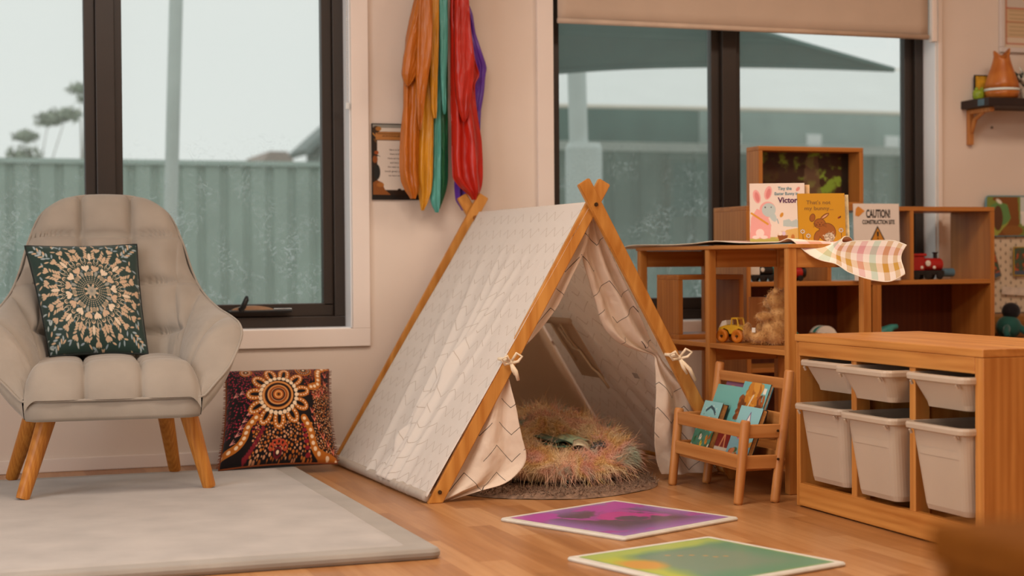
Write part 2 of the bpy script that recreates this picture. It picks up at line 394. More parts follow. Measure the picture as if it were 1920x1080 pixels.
# ------------------------------------------------------------------ room
U0, U1, V0, VW, HC = -2.2, 6.2, -2.4, 6.06, 2.7
MB().box((U0 - .1, V0 - .1, -.1), (U1 + .1, VW + .2, 0)).build('floor', M_floor, struct=True)
MB().box((U0 - .1, V0 - .1, HC), (U1 + .1, VW + .2, HC + .1)).build('ceiling', M_ceil, struct=True)
MB().box((U0 - .1, V0, 0), (U0, VW, HC)).build('wall_left', M_wall, struct=True)
MB().box((U1, V0, 0), (U1 + .1, VW, HC)).build('wall_right', M_wall, struct=True)
MB().box((U0 - .1, V0 - .1, 0), (U1 + .1, V0, HC)).build('wall_front', M_wall, struct=True)
ZS, ZT = .495, 2.25
w1 = (-.75, 1.493); w2 = (2.318, 4.104); VB = VW + .2
wb_ = MB()
for a, b in ((U0 - .1, w1[0]), (w1[1], w2[0]), (w2[1], U1 + .1)): wb_.box((a, VW, 0), (b, VB, HC))
for w in (w1, w2): wb_.box((w[0], VW, 0), (w[1], VB, ZS)); wb_.box((w[0], VW, ZT), (w[1], VB, HC))
wb_.build('wall_back', M_wall, struct=True)
MB().box((U0, VW - .014, 0), (U1, VW, .05), .004).build('baseboard_back', M_trim, struct=True)
MB().box((U0, V0, 0), (U0 + .014, VW - .014, .05), .004).build('baseboard_left', M_trim, struct=True)
for k, w in enumerate((w1, w2)):
    t = MB(); wdt = .068; d = .018
    t.box((w[0] - wdt, VW - d, ZS - wdt), (w[1] + (wdt if k == 0 else .02), VW, ZS), .002)
    t.box((w[0] - wdt, VW - d, ZT), (w[1] + wdt, VW, ZT + wdt), .002)
    t.box((w[0] - wdt, VW - d, ZS), (w[0], VW, ZT), .002)
    t.box((w[1], VW - d, ZS), (w[1] + (wdt if k == 0 else .02), VW, ZT), .002)
    t.build('trim_%d' % (k + 1), M_trim, struct=True)
def glass_mat():
    m = bpy.data.materials.new('dusty_window_glass'); m.use_nodes = True; nt = m.node_tree; nt.nodes.clear()
    out = N(nt, 'ShaderNodeOutputMaterial'); tr = N(nt, 'ShaderNodeBsdfTransparent'); tr.inputs[0].default_value = (.97, 1.0, .985, 1)
    gl = N(nt, 'ShaderNodeBsdfGlossy'); gl.inputs['Roughness'].default_value = .02; gl.inputs[0].default_value = (.9, .95, .93, 1)
    df = N(nt, 'ShaderNodeBsdfTranslucent'); df.inputs[0].default_value = (.75, .8, .78, 1)
    mp = coords(nt, (1, 1, 1))
    n1 = N(nt, 'ShaderNodeTexNoise'); n1.inputs['Scale'].default_value = 3.2; n1.inputs['Detail'].default_value = 5; n1.inputs['Distortion'].default_value = 1.6
    n2 = N(nt, 'ShaderNodeTexNoise'); n2.inputs['Scale'].default_value = 28; n2.inputs['Detail'].default_value = 4; n2.inputs['Distortion'].default_value = 2.5
    vo = N(nt, 'ShaderNodeTexVoronoi'); vo.inputs['Scale'].default_value = 26
    for q in (n1, n2, vo): nt.links.new(mp.outputs[0], q.inputs['Vector'])
    r1 = ramp(nt, n1.outputs['Fac'], [(.45, (0, 0, 0)), (.75, (1, 1, 1))]); r2 = ramp(nt, n2.outputs['Fac'], [(.5, (0, 0, 0)), (.8, (1, 1, 1))])
    r3 = ramp(nt, vo.outputs['Distance'], [(.02, (1, 1, 1)), (.09, (0, 0, 0))])
    mu = N(nt, 'ShaderNodeMath', operation='MULTIPLY'); nt.links.new(r1.outputs[0], mu.inputs[0]); nt.links.new(r2.outputs[0], mu.inputs[1])
    # dust gathers low on the panes
    sx = N(nt, 'ShaderNodeSeparateXYZ'); nt.links.new(mp.outputs[0], sx.inputs[0])
    mr = N(nt, 'ShaderNodeMapRange'); mr.inputs['From Min'].default_value = 1.25; mr.inputs['From Max'].default_value = .8; mr.inputs['To Min'].default_value = .0; mr.inputs['To Max'].default_value = 1
    nt.links.new(sx.outputs['Z'], mr.inputs['Value'])
    m3 = N(nt, 'ShaderNodeMath', operation='MULTIPLY'); m3.inputs[1].default_value = 1.5; nt.links.new(mu.outputs[0], m3.inputs[0])
    mk = N(nt, 'ShaderNodeMath', operation='MULTIPLY'); nt.links.new(r3.outputs[0], mk.inputs[0]); nt.links.new(r1.outputs[0], mk.inputs[1])
    a1 = N(nt, 'ShaderNodeMath', operation='MULTIPLY_ADD'); a1.inputs[1].default_value = .9; nt.links.new(mk.outputs[0], a1.inputs[0]); nt.links.new(m3.outputs[0], a1.inputs[2])
    a2 = N(nt, 'ShaderNodeMath', operation='MULTIPLY'); nt.links.new(a1.outputs[0], a2.inputs[0]); nt.links.new(mr.outputs[0], a2.inputs[1])
    a3 = N(nt, 'ShaderNodeMath', operation='ADD'); a3.inputs[1].default_value = .085; a3.use_clamp = True; nt.links.new(a2.outputs[0], a3.inputs[0])
    s1 = N(nt, 'ShaderNodeMixShader'); s1.inputs[0].default_value = .04; nt.links.new(tr.outputs[0], s1.inputs[1]); nt.links.new(gl.outputs[0], s1.inputs[2])
    s2 = N(nt, 'ShaderNodeMixShader'); nt.links.new(a3.outputs[0], s2.inputs[0]); nt.links.new(s1.outputs[0], s2.inputs[1]); nt.links.new(df.outputs[0], s2.inputs[2])
    nt.links.new(s2.outputs[0], out.inputs[0]); return m
M_glass = glass_mat()
M_reveal = plain('white_reveal', '#f7f8fa', .35, .01, 4)
def window(name, w, mulls, sill):
    root = bpy.data.objects.new(name, None); COL.objects.link(root); root['kind'] = 'structure'
    F0, F1 = VW + .09, VW + .19; t = .045
    r = MB(); r.box((w[0], VW + .001, ZS), (w[1], F0, ZS + .004)); r.box((w[1] - .004, VW + .001, ZS), (w[1], F0, ZT)); r.box((w[0], VW + .001, ZS), (w[0] + .004, F0, ZT))
    r.build('window_reveal', M_reveal, root)
    f = MB(); f.box((w[0], F0, ZS), (w[1], F1, ZS + t), .003); f.box((w[0], F0, ZT - t), (w[1], F1, ZT), .003); f.box((w[0], F0, ZS + t), (w[0] + t, F1, ZT - t), .003); f.box((w[1] - t, F0, ZS + t), (w[1], F1, ZT - t), .003)
    for mu in mulls: f.box((mu - .034, F0 - .004, ZS + t), (mu + .034, F1, ZT - t), .003)
    f.build('window_frame', M_frame, root)
    edges = [w[0] + t] + [x for mu in mulls for x in (mu - .034, mu + .034)] + [w[1] - t]
    for a, b in zip(edges[::2], edges[1::2]):
        s = MB(); q = .04; A, B = F0 + .022, F0 + .062; z0, z1 = ZS + t, ZT - t
        s.box((a, A, z0), (b, B, z0 + q + .01), .003); s.box((a, A, z1 - q), (b, B, z1), .003); s.box((a, A, z0 + q), (a + q * .72, B, z1 - q), .003); s.box((b - q, A, z0 + q), (b, B, z1 - q), .003)
        so = s.build('window_sash', M_frame, root)
        MB().box((a + q * .7, F0 + .045, z0 + q), (b - q, F0 + .049, z1 - q)).build('window_pane', M_glass, so)
    return root
window('window_1', w1, [.592], True)
window('window_2', w2, [3.15], True)
# ------------------------------------------------------------------ outside
M_fence = plain('green_steel_fence', '#a3b5ab', .6, .05, 1.5)
M_cap = plain('fence_cap', '#aebfb8', .5, .03, 2)
M_post = plain('white_post', '#c9d1ce', .6, .03, 4)
M_lawn = plain('outdoor_ground', '#7c8578', .9, .15, 2)
gr = MB().box((-40, VB, -.3), (60, 90, -.16)).build('outdoor_ground', M_lawn); tag(gr, 'grey green outdoor ground beyond the windows', 'ground'); gr['kind'] = 'structure'
def steel_fence(u0, u1, v, ztop, label, pitch=.19, mat=M_fence, capm=M_cap, ch=.04):
    t = thing('steel_fence', label, 'fence', ((u0 + u1) / 2, v, -.16)); o = (( u0 + u1) / 2, v, -.16)
    n = int((u1 - u0) / pitch); p = []
    for i in range(n):
        x = u0 + i * pitch; p += [(x, v), (x + pitch * .58, v), (x + pitch * .68, v + .035), (x + pitch * .9, v + .035)]
    x = [q[0] for q in p]; y = [q[1] for q in p]; P = np.zeros((len(p), 2, 3)); P[:, :, 0] = np.array(x)[:, None]; P[:, :, 1] = np.array(y)[:, None]; P[:, 0, 2] = -.16; P[:, 1, 2] = ztop - .03
    P -= np.array(o); me = grid(P); me.polygons.foreach_set('use_smooth', [False] * len(me.polygons)); f = link('fence_sheet', me, mat, t); solidify(f, .004)
    MB().box((u0, v - .03, ztop - ch), (u1, v + .05, ztop)).build('fence_cap', capm, t, off=o)
    return t
steel_fence(-7, 4.4, 13.6, 1.60, 'ribbed grey green steel fence behind the armchair window')
steel_fence(4.6, 13.5, 15.0, 1.93, 'dark ribbed fence behind the play tent window', .3, plain('far_fence', '#8fa199', .6, .08, 1.2), plain('white_rail', '#f2f4f2', .6, .02, 3), .09)
def outpost(loc, r, h, label, name='shade_post', lean=0):
    t = thing(name, label, 'post', loc)
    MB().tube([(0, 0, 0), (lean, 0, h)], r, 16).build('pole', M_post, t, smooth=False)
    MB().lathe([(r * 2.2, 0), (r * 2.2, .02), (r * 1.1, .03)], 20).build('base_plate', M_post, t)
    return t
outpost((1.43, 11, -.16), .046, 3.6, 'pale round shade sail post outside the armchair window', lean=.13)
pp = outpost((4.45, 11, -.16), .068, 3.6, 'white shade sail post outside the play tent window with a thick padded lower half', lean=-.08)
MB().lathe([(.13, .0), (.135, .02), (.135, 1.72), (.12, 1.76), (.07, 1.76)], 24).build('post_padding', M_post, pp, smooth=False)
# shade sails: real hanging membranes
M_dsail = plain('dark_green_sail', '#4f6b65', .9, .06, 3)
M_wsail = plain('white_sail', '#eef0ee', .9, .01, 2)
M_gsail = plain('grey_sail', '#7c8a86', .9, .03, 2)
M_wedge = plain('cream_edge', '#e6ddd0', .9, .02, 2)
def sail(label, pts, mat, sag=.25, name='shade_sail', edge=None, n=24):
    """four corner membrane with inward curved edges"""
    c = [np.array(p, float) for p in pts]; ctr = sum(c) / 4
    s = np.linspace(0, 1, n)[:, None, None]; q = np.linspace(0, 1, n)[None, :, None]
    P = (c[0] * (1 - s) + c[1] * s) * (1 - q) + (c[3] * (1 - s) + c[2] * s) * q
    P = P + (ctr - P) * (.12 * (4 * q * (1 - q) * (np.abs(2 * s - 1) ** 2) + 4 * s * (1 - s) * (np.abs(2 * q - 1) ** 2)))
    P[..., 2] -= (sag * 4 * (s * (1 - s) * q * (1 - q)))[..., 0]
    t = thing(name, label, 'shade sail', tuple(ctr)); P = P - ctr
    m = link('sail_fabric', grid(P), mat, t); solidify(m, .004)
    e = MB(); ring = [P[i, 0] for i in range(n)] + [P[n - 1, i] for i in range(n)] + [P[i, n - 1] for i in range(n - 1, -1, -1)] + [P[0, i] for i in range(n - 1, -1, -1)]
    e.tube(ring, .02, 6); e.build('edge_cable', edge or mat, t)
    return t
def sail3(label, A, B, C, mat, sag=.12):
    # three cornered membrane; every edge is drawn in by its cable
    A, B, C = [np.array(p, float) for p in (A, B, C)]; n = 26; ctr = (A + B + C) / 3; t = thing('shade_sail', label, 'shade sail', tuple(ctr))
    s = np.linspace(0, 1, n)[:, None, None]; q = np.linspace(0, 1, n)[None, :, None]
    E = A * (1 - s) + B * s; E = E + (C - E) * (.10 * 4 * s * (1 - s)); P = E * (1 - q) + C * q - ctr
    P[..., 1] += (sag * 4 * q * (1 - q) * s * (1 - s) * 4)[..., 0]
    m = link('sail_fabric', grid(P), mat, t); solidify(m, .004); e = MB(); e.tube([tuple(p) for p in P[:, 0]], .018, 6); e.tube([tuple(p) for p in P[-1]], .018, 6); e.build('edge_cable', mat, t); return t
sail3('dark green shade sail high outside the right window', (2.7, 9.6, 1.80), (6.42, 10, 2.085), (2.4, 8.6, 2.56), M_dsail)
t = thing('garden_shed', 'long dark green shed wall showing between the white canopy and the far fence', 'shed', (7.0, 17.5, -.16))
MB().box((-1.5, 0, 0), (1.55, 2, 2.76)).build('shed_wall', plain('shed_green', '#5c776e', .8, .08, 2), t); MB().box((1.56, 0, 0), (7.5, 2, 2.76)).build('shed_wall', plain('shed_grey', '#9aaba4', .8, .06, 2), t)
for i in range(5): MB().box((1.9 + i * 1.1, -.03, 2.2), (2.1 + i * 1.1, 0, 2.42), .005).build('vent', M_wsail, t)
sail('white shade canopy with a straight cream hem beyond the right window', [(3.75, 12.4, 2.00), (11.5, 12.4, 1.99), (11.0, 15.0, 2.78), (4.5, 15.0, 2.70)], M_wsail, -.12, edge=M_wedge)
# low garden wall line seen between the canopy and the fence
M_leaf = plain('grey_green_leaves', '#a3ab9a', .8, .15, 14)
M_bark = plain('pale_bark', '#7d766a', .9, .15, 20)
def leafy(base, h, blobs, label, n=900, leaf=.05, seed=3, trunk=None):
    t = thing('tree', label, 'tree', base); r = np.random.default_rng(seed)
    tb = MB(); top = (0, 0, h); tb.tube([(0, 0, 0), (.03, 0, h * .5), top], [.06, .03, .008], 8)
    for (bx, by, bz, br) in blobs: tb.tube([(0.02, 0, h * .45), (bx * .5, by * .5, (h * .45 + bz) / 2 + .1), (bx, by, bz)], [.010, .007, .004], 6)
    tb.build('trunk', M_bark, t, smooth=True)
    V = []; F = []
    for (bx, by, bz, br) in blobs:
        k = int(n / len(blobs)); d = r.normal(size=(k, 3)); d /= np.linalg.norm(d, axis=1)[:, None]; c = np.array((bx, by, bz)) + d * (br * r.random(k)[:, None] ** .5) * np.array((1.3, 1, .6))
        a = r.normal(size=(k, 3)); a /= np.linalg.norm(a, axis=1)[:, None]; b = np.cross(a, d); s = leaf * (.6 + r.random(k))[:, None]
        q = np.stack([c - a * s, c + b * s * .5, c + a * s, c - b * s * .5], 1); o = len(V) * 0 + sum(len(x) for x in V); V.append(q.reshape(-1, 3)); F.append(o + np.arange(k * 4).reshape(-1, 4))
    me = bpy.data.meshes.new('leaves'); me.from_pydata(np.concatenate(V).tolist(), [], np.concatenate(F).tolist()); link('foliage', me, M_leaf, t)
    return t
leafy((.97, 20, -.16), 2.0, [(0, 0, 2.2, .19), (.03, 0, 2.42, .12), (.30, 0, 2.62, .15), (.50, 0, 2.68, .17)], 'sparse grey green tree beyond the fence at the far left of the picture', 900, .04)
leafy((1.72, 21, -.16), 2.7, [(0, 0, 3.1, .14), (.06, 0, 2.98, .10)], 'small high branch showing beside the window mullion', 240, .04, 5)
leafy((4.0, 24, -.16), 1.9, [(-.3, 0, 2.2, .2), (.3, 0, 2.15, .25), (.0, 0, 2.3, .15)], 'low distant bush above the fence right of the pale post', 500, .05, 6)
# neighbouring house
hs = thing('neighbour_house', 'grey gabled roof of a neighbouring house at the right edge of the armchair window', 'house', (7.22, 25, -.16))
MB().prism([(-1.55, 0), (1.55, 0), (1.55, 2.75), (0, 4.1), (-1.55, 2.75)], 0, 1).build('house_wall', plain('house_wall', '#9aa3a0', .8, .05, 2), hs)
rb = MB(); rb.bar((-1.8, .5, 2.62), (0.02, .5, 4.24), 1.2, .1, up=(0, 0, 1)); rb.bar((1.8, .5, 2.62), (-0.02, .5, 4.24), 1.2, .1); rb.build('roof', plain('house_roof', '#808a88', .7, .05, 2), hs)
h2 = thing('distant_house', 'low roofline just showing over the fence under the gable', 'house', (4.39, 22, -.16))
MB().box((-.22, 0, 0), (.22, 1.5, 2.2)).build('house_wall', M_fence, h2); MB().prism([(-.27, 2.2), (.27, 2.2), (.12, 2.42), (-.12, 2.42)], -.1, 1.6).build('roof', plain('rust_roof', '#a8948a', .8, .05, 2), h2)

# ------------------------------------------------------------------ window fittings
def win_handle():
    t = thing('window_winder', 'black chain winder with folding handle on the window sill frame beside the armchair', 'window handle', (1.15, VW + .085, .565))
    MB().box((-.12, -.03, -.006), (.125, .02, .004), .004).build('winder_base', M_black, t)
    b = MB(); n = 16
    for s, x0, x1 in ((1, -.11, .06),):
        pr = [(x0 + (x1 - x0) * i / n, .02 * math.sin(PI * i / n) ** .5) for i in range(n + 1)]
        b.prism(pr + [(x1, -.001), (x0, -.001)], -.02, .012)
    b.build('winder_cover', M_chrome, t)
    h = MB(); h.tube([(-.075, -.03, .002), (-.065, -.032, .015), (-.052, -.034, .045), (-.05, -.03, .056)], [.008, .011, .010, .006], 10); h.build('winder_handle', M_black, t, smooth=True)
    MB().box((.055, -.018, .004), (.125, -.008, .009), .002).build('winder_arm', plain('bright_steel', '#cfd6d6', .2, .02, 10, metal=.9), t)
win_handle()
t = thing('blind_cord', 'white bead chain hanging with a clear clip at the right of the armchair window', 'cord', (1.477, VW - .02, 1.35))
c = MB()
for i in range(110): c.ball((0, 0, .0 + i * .008), .0022, 5, 6)
c.build('bead_chain', M_trim, t)
MB().box((-.008, -.006, -.022), (.008, .006, .004), .003).build('chain_clip', plain('clear_clip', '#d6dcdc', .15, .03, 20), t)
t = thing('roller_blind', 'beige fabric roller blind half lowered over the right window', 'window blind', (3.2, VW - .03, 1.69))
P = np.zeros((40, 12, 3)); P[..., 0] = np.linspace(-.868, .845, 40)[:, None]; P[..., 2] = np.linspace(.015, .55, 12)[None]; P[..., 1] = .004 * np.sin(np.linspace(0, 9, 40))[:, None]
b = link('blind_fabric', grid(P), fabric('blind_fabric', '#c8b29e', .1, 1200, var=.015), t); solidify(b, .002)
MB().tube([(-.868, 0, .01), (.845, 0, .01)], .011, 12).build('hem_bar', fabric('blind_hem', '#cdb59f', .1, 900), t, smooth=True)
MB().box((.86, -.012, -.01), (.885, .02, .55), .004).build('side_track', M_trim, t)

exec_parts = []
# ------------------------------------------------------------------ play mat
MU, MV0, MV1, MT = 1.190, 3.90, 5.70, .03
t = thing('play_mat', 'large padded greige play mat under the armchair', 'mat', (-.3, 4.8, 0))
def rslab(u0, v0, u1, v1, z0, z1, off, rad=.03, edge=.012):
    n = 8; ring = []
    for (cx, cy, a0) in ((u1 - rad, v1 - rad, 0), (u0 + rad, v1 - rad, PI / 2), (u0 + rad, v0 + rad, PI), (u1 - rad, v0 + rad, 1.5 * PI)):
        for i in range(n + 1):
            a = a0 + PI / 2 * i / n; ring.append((cx, cy, math.cos(a), math.sin(a)))
    prof = [(0, z0), (edge * .6, z0 + .002), (edge, z0 + (z1 - z0) * .35), (edge, z0 + (z1 - z0) * .65), (edge * .5, z1 - .002), (0, z1)]
    v = []; f = []; m = len(ring)
    for (e, z) in prof:
        for (cx, cy, dx, dy) in ring: v.append((cx + dx * (rad - edge + e) - off[0], cy + dy * (rad - edge + e) - off[1], z))
    for k in range(len(prof) - 1):
        for j in range(m): f.append((k * m + j, k * m + (j + 1) % m, (k + 1) * m + (j + 1) % m, (k + 1) * m + j))
    f.append(tuple(range(m))[::-1]); f.append(tuple((len(prof) - 1) * m + j for j in range(m)))
    return v, f
v, f = rslab(-1.8, MV0, MU, MV1, 0, MT - .002, (-.3, 4.8)); MB().add(v, f).build('mat_border', M_matedge, t, smooth=False)
P = np.zeros((120, 90, 3)); gx = np.linspace(-1.73, MU - .07, 120)[:, None]; gy = np.linspace(MV0 + .06, MV1 - .06, 90)[None]
P[..., 0] = gx; P[..., 1] = gy
ed = np.minimum(np.minimum(gx + 1.73, MU - .07 - gx) + 0 * gy, np.minimum(gy - MV0 - .06, MV1 - .06 - gy) + 0 * gx)
P[..., 2] = MT - .004 + .006 * (1 - np.exp(-ed / .012)) + .002 * (fbm(P[..., 0] + 5, P[..., 1], 3, 4) - .5)
P[..., 0] += .3; P[..., 1] -= 4.8
link('mat_top', grid(P, flip=False), M_mat, t)
ZM = MT + .003

# ------------------------------------------------------------------ armchair
def armchair():
    cx, cy = .527, 5.43
    t = thing('armchair', 'light grey upholstered armchair with tufted back and splayed wooden legs on the mat', 'armchair', (cx, cy, ZM), math.radians(-4))
    O3 = np.array((0, cy, ZM))
    rim = np.array([(0, 5.79, .985), (.09, 5.788, .981), (.16, 5.777, .957), (.216, 5.75, .912), (.255, 5.71, .82), (.283, 5.66, .72), (.312, 5.60, .65), (.35, 5.48, .60), (.383, 5.33, .572), (.397, 5.22, .55), (.395, 5.165, .51), (.355, 5.115, .43), (.305, 5.085, .375), (.268, 5.065, .336)])
    out = np.array([(0, 5.62, .28), (.09, 5.62, .28), (.165, 5.615, .28), (.205, 5.60, .28), (.225, 5.57, .28), (.235, 5.53, .28), (.242, 5.47, .28), (.248, 5.38, .28), (.252, 5.28, .28), (.256, 5.18, .28), (.258, 5.14, .28), (.26, 5.11, .28), (.261, 5.085, .28), (.262, 5.062, .28)])
    inn = np.array([(0, 5.50, .39), (.08, 5.50, .39), (.14, 5.495, .39), (.175, 5.48, .39), (.20, 5.46, .39), (.21, 5.43, .39), (.216, 5.39, .39), (.22, 5.33, .39), (.225, 5.25, .385), (.23, 5.18, .375), (.235, 5.14, .37), (.24, 5.11, .355), (.246, 5.09, .345), (.255, 5.07, .335)])
    puf = np.array([.045, .045, .045, .045, .045, .05, .055, .062, .07, .07, .062, .045, .03, .008])
    ns, ntt = 170, 56; s = np.linspace(0, 1, ns)
    R = cat(rim, s); Oo = cat(out, s); I = cat(inn, s); pf = cat(puf[:, None], s)[:, 0]
    tt = np.linspace(0, 1, ntt)
    for side in (1,):
        pass
    def both(A):  # mirror: left half reversed then right half
        L = A.copy(); L[..., 0] *= -1
        return np.concatenate([L[::-1][:-1], A], 0)
    Rf, Of, If = both(R), both(Oo), both(I); pff = np.concatenate([pf[::-1][:-1], pf]); sf = np.concatenate([-s[::-1][:-1], s])
    ctr = np.array((0, 5.22))
    # inner padded surface
    q = tt[None, :, None]; A = Rf[:, None, :] * (1 - q) + If[:, None, :] * q
    tang = np.gradient(Rf, axis=0); tang[:, 2] *= .3; along = If - Rf
    n = np.cross(along, tang); n /= np.linalg.norm(n, axis=1)[:, None] + 1e-9
    inward = np.zeros_like(n); inward[:, :2] = ctr[None] - (Rf[:, :2] + If[:, :2]) / 2
    sgn = np.sign((n * inward).sum(1)); sgn[sgn == 0] = 1; n *= sgn[:, None]
    # smooth the normals along the rim
    for _ in range(12): n[1:-1] = (n[:-2] + n[1:-1] * 2 + n[2:]) / 4
    n /= np.linalg.norm(n, axis=1)[:, None]
    prof = np.sin(PI * np.clip(tt, 0, 1)) ** .5 * (1 - .25 * tt)
    disp = pff[:, None] * prof[None, :]
    X = A[..., 0]; Z = A[..., 2]; aS = np.abs(sf)[:, None] + 0 * tt[None]
    back = 1 / (1 + np.exp((aS - .47) / .01))
    groove = np.zeros_like(X)
    gl = lambda d, w: np.exp(-np.abs(d) / w)
    xs = .083
    for x0 in (-xs, xs): groove += gl(X - x0, .009) * (Z < 1.1)
    for z0 in (.83, .665, .50): groove += gl(Z - z0 - .02 * np.abs(X) * 2, .009)
    groove = np.clip(groove, 0, 1) * back
    # soft pillowing of each square
    pil = (np.abs(np.sin(PI * (X + xs) / (2 * xs))) ** .5 * np.abs(np.sin(PI * (Z - .50) / .165)) ** .5) * back
    disp = disp + .022 * pil - .026 * groove
    for s0, wv in ((.49, .010), (.66, .012)):
        sl = s0 + (.10 if s0 > .6 else .05) * (tt[None] - .4)
        disp -= .028 * np.exp(-np.abs(aS - sl) / wv) * np.sin(PI * tt[None]) ** .3
    wr = fbm(aS * 30 + 3 * (sf[:, None] > 0), 0 * aS + tt[None] * 6, 1.0, 11) - .5
    disp += .006 * wr * (aS > .45) * np.sin(PI * tt[None])
    Pn = A + n[:, None, :] * disp[..., None] - O3
    link('back_and_arm_padding', grid(Pn), M_chair, t)
    # outer shell
    B = Of[:, None, :] * (1 - q) + Rf[:, None, :] * q
    outw = -n.copy(); outw[:, 2] = 0; outw /= np.linalg.norm(outw, axis=1)[:, None] + 1e-9
    fade = np.clip((1 - np.abs(sf)) / .18, 0, 1)[:, None, None]; B = B + outw[:, None, :] * (.022 * np.sin(PI * tt) ** .8)[None, :, None] * fade - O3
    link('outer_shell', grid(B, flip=True), M_chair, t)
    ring = [tuple(p - O3 + outw[i] * .003) for i, p in enumerate(Rf)][::3]
    front = [(x, 5.062 - .010 * (1 - (x / .268) ** 2), .336) for x in np.linspace(.26, -.26, 16)]
    pts = ring + [(p[0], p[1] - cy, p[2] - ZM) for p in front]
    MB().tube(pts, .0042, 8, closed=True).build('piping', M_chair, t, smooth=True)
    # base band
    n2 = 48; Pb = []
    for z, e in ((.27, -.03), (.276, -.004), (.285, 0), (.32, .002), (.337, .0), (.345, -.01)):
        row = []
        for k in range(n2):
            a = 2 * PI * k / n2; ca, sa = math.cos(a), math.sin(a); p = 44
            r = (abs(ca) ** p + abs(sa) ** p) ** (-1 / p)
            row.append((ca * r * (.265 + e), 5.345 + sa * r * (.285 + e) - cy, z - ZM))
        Pb.append(row)
    m = MB(); v = [x for r_ in Pb for x in r_]; f = [(i * n2 + j, i * n2 + (j + 1) % n2, (i + 1) * n2 + (j + 1) % n2, (i + 1) * n2 + j) for i in range(5) for j in range(n2)]
    f += [tuple(range(n2))[::-1]]; m.add(v, f); m.build('seat_base', M_chair, t, smooth=True)
    # seat cushion
    a = np.linspace(-1, 1, 121)[:, None]; b = np.linspace(0, 1, 121)[None]
    # profile: front bottom (.337) over a rounded front up to the top then back
    L = .50; ang = np.clip(b / .32, 0, 1) * PI / 2
    yy = np.where(b < .32, 5.058 + .085 * (1 - np.cos(ang)), 5.143 + (b - .32) / .68 * .40); zz = np.where(b < .32, .338 + .092 * np.sin(ang), .43)
    X = a * (.262 - .02 * np.clip((b - .1) * 2, 0, 1)); yb = yy + 0 * a; zb = zz + 0 * a
    crown = (1 - np.abs(a) ** 3) * .012; zb = zb + crown * np.clip(b * 3, 0, 1) - .035 * np.clip((np.abs(a) - .86) / .14, 0, 1) ** 2
    g = 0 * X
    for x0 in (-.085, .085): g += gl(X - x0, .008)
    for y0 in (5.20, 5.35): g += gl(yb - y0, .008) * (b > .3)
    g = np.clip(g, 0, 1); pilw = np.abs(np.sin(PI * (X + .085) / .17)) ** .5 * np.where(b > .3, np.abs(np.sin(PI * (yb - 5.05) / .15)) ** .5, 1)
    dz = -.013 * g + .015 * pilw
    zb = zb + dz * np.clip(b * 4, 0, 1); yb = yb - dz * np.clip(1 - b * 3, 0, 1)
    link('seat_cushion', grid(np.stack([X, yb - cy, zb - ZM], -1)), M_chair, t)
    # legs
    co, si = math.cos(math.radians(4)), math.sin(math.radians(4))
    for (fu, fv), (tu, tv) in ((((.236, 5.155), (.318, 5.20))), ((.811, 5.206), (.742, 5.20)), ((.226, 5.68), (.30, 5.55)), ((.768, 5.69), (.712, 5.55))):
        def loc(u, v, z):
            dx, dy = u - cx, v - cy; return (dx * co - dy * si, dx * si + dy * co, z)
        f0, f1 = loc(fu, fv, .0), loc(tu, tv, .287 - ZM)
        MB().tube([f0, tuple(np.array(f0) * .97 + np.array(f1) * .03), f1], [.0195, .021, .029], 20).build('leg', M_leg, t, smooth=False)
    return t
armchair()

def pillow(name, label, cat_, BL, BR, TL, TR, T, cv, mat, backmat, pipemat=None, k=.05, pinch=.5, extra=None, sag=0):
    BL, BR, TL, TR = [np.array(p, float) for p in (BL, BR, TL, TR)]; base = (BL + BR) / 2
    t = thing(name, label, cat_, tuple(base))
    h, w = cv.C.shape[:2]
    s = np.linspace(-1, 1, w)[None, :]; q = np.linspace(-1, 1, h)[:, None]
    def surf(s, q, sign):
        e = np.clip(1 - s ** 2, 0, 1) * np.clip(1 - q ** 2, 0, 1)
        a = (s * (1 - k * (1 - q ** 2)) + 1) / 2; b = (q * (1 - k * (1 - s ** 2)) + 1) / 2
        P = (BL * (1 - a[..., None]) + BR * a[..., None]) * (1 - b[..., None]) + (TL * (1 - a[..., None]) + TR * a[..., None]) * b[..., None]
        n = np.cross(BR - BL, TL - BL); n /= np.linalg.norm(n)
        d = T / 2 * e ** pinch
        if sign > 0: d = d + .010 * (fbm(s + 3 + 0 * q, q + 3 + 0 * s, 2.2, 21) - .5) * e ** .3
        return P + n * (sign * d)[..., None] - base
    P = surf(s, q, 1); o = link('cushion_front', grid(P, col=cv.C, flip=True), mat, t)
    s2 = np.linspace(-1, 1, 50)[None, :]; q2 = np.linspace(-1, 1, 50)[:, None]
    link('cushion_back', grid(surf(s2, q2, -1)), backmat, t)
    e = np.linspace(-1, 1, 40); path = [(a, -1) for a in e] + [(1, a) for a in e[1:]] + [(a, 1) for a in e[::-1][1:]] + [(-1, a) for a in e[::-1][1:-1]]
    pts = [tuple(surf(np.array([[a]]), np.array([[b]]), 0)[0, 0]) for a, b in path]
    MB().tube(pts, .0038, 8, closed=True).build('piping', pipemat or backmat, t, smooth=True)
    return t, surf
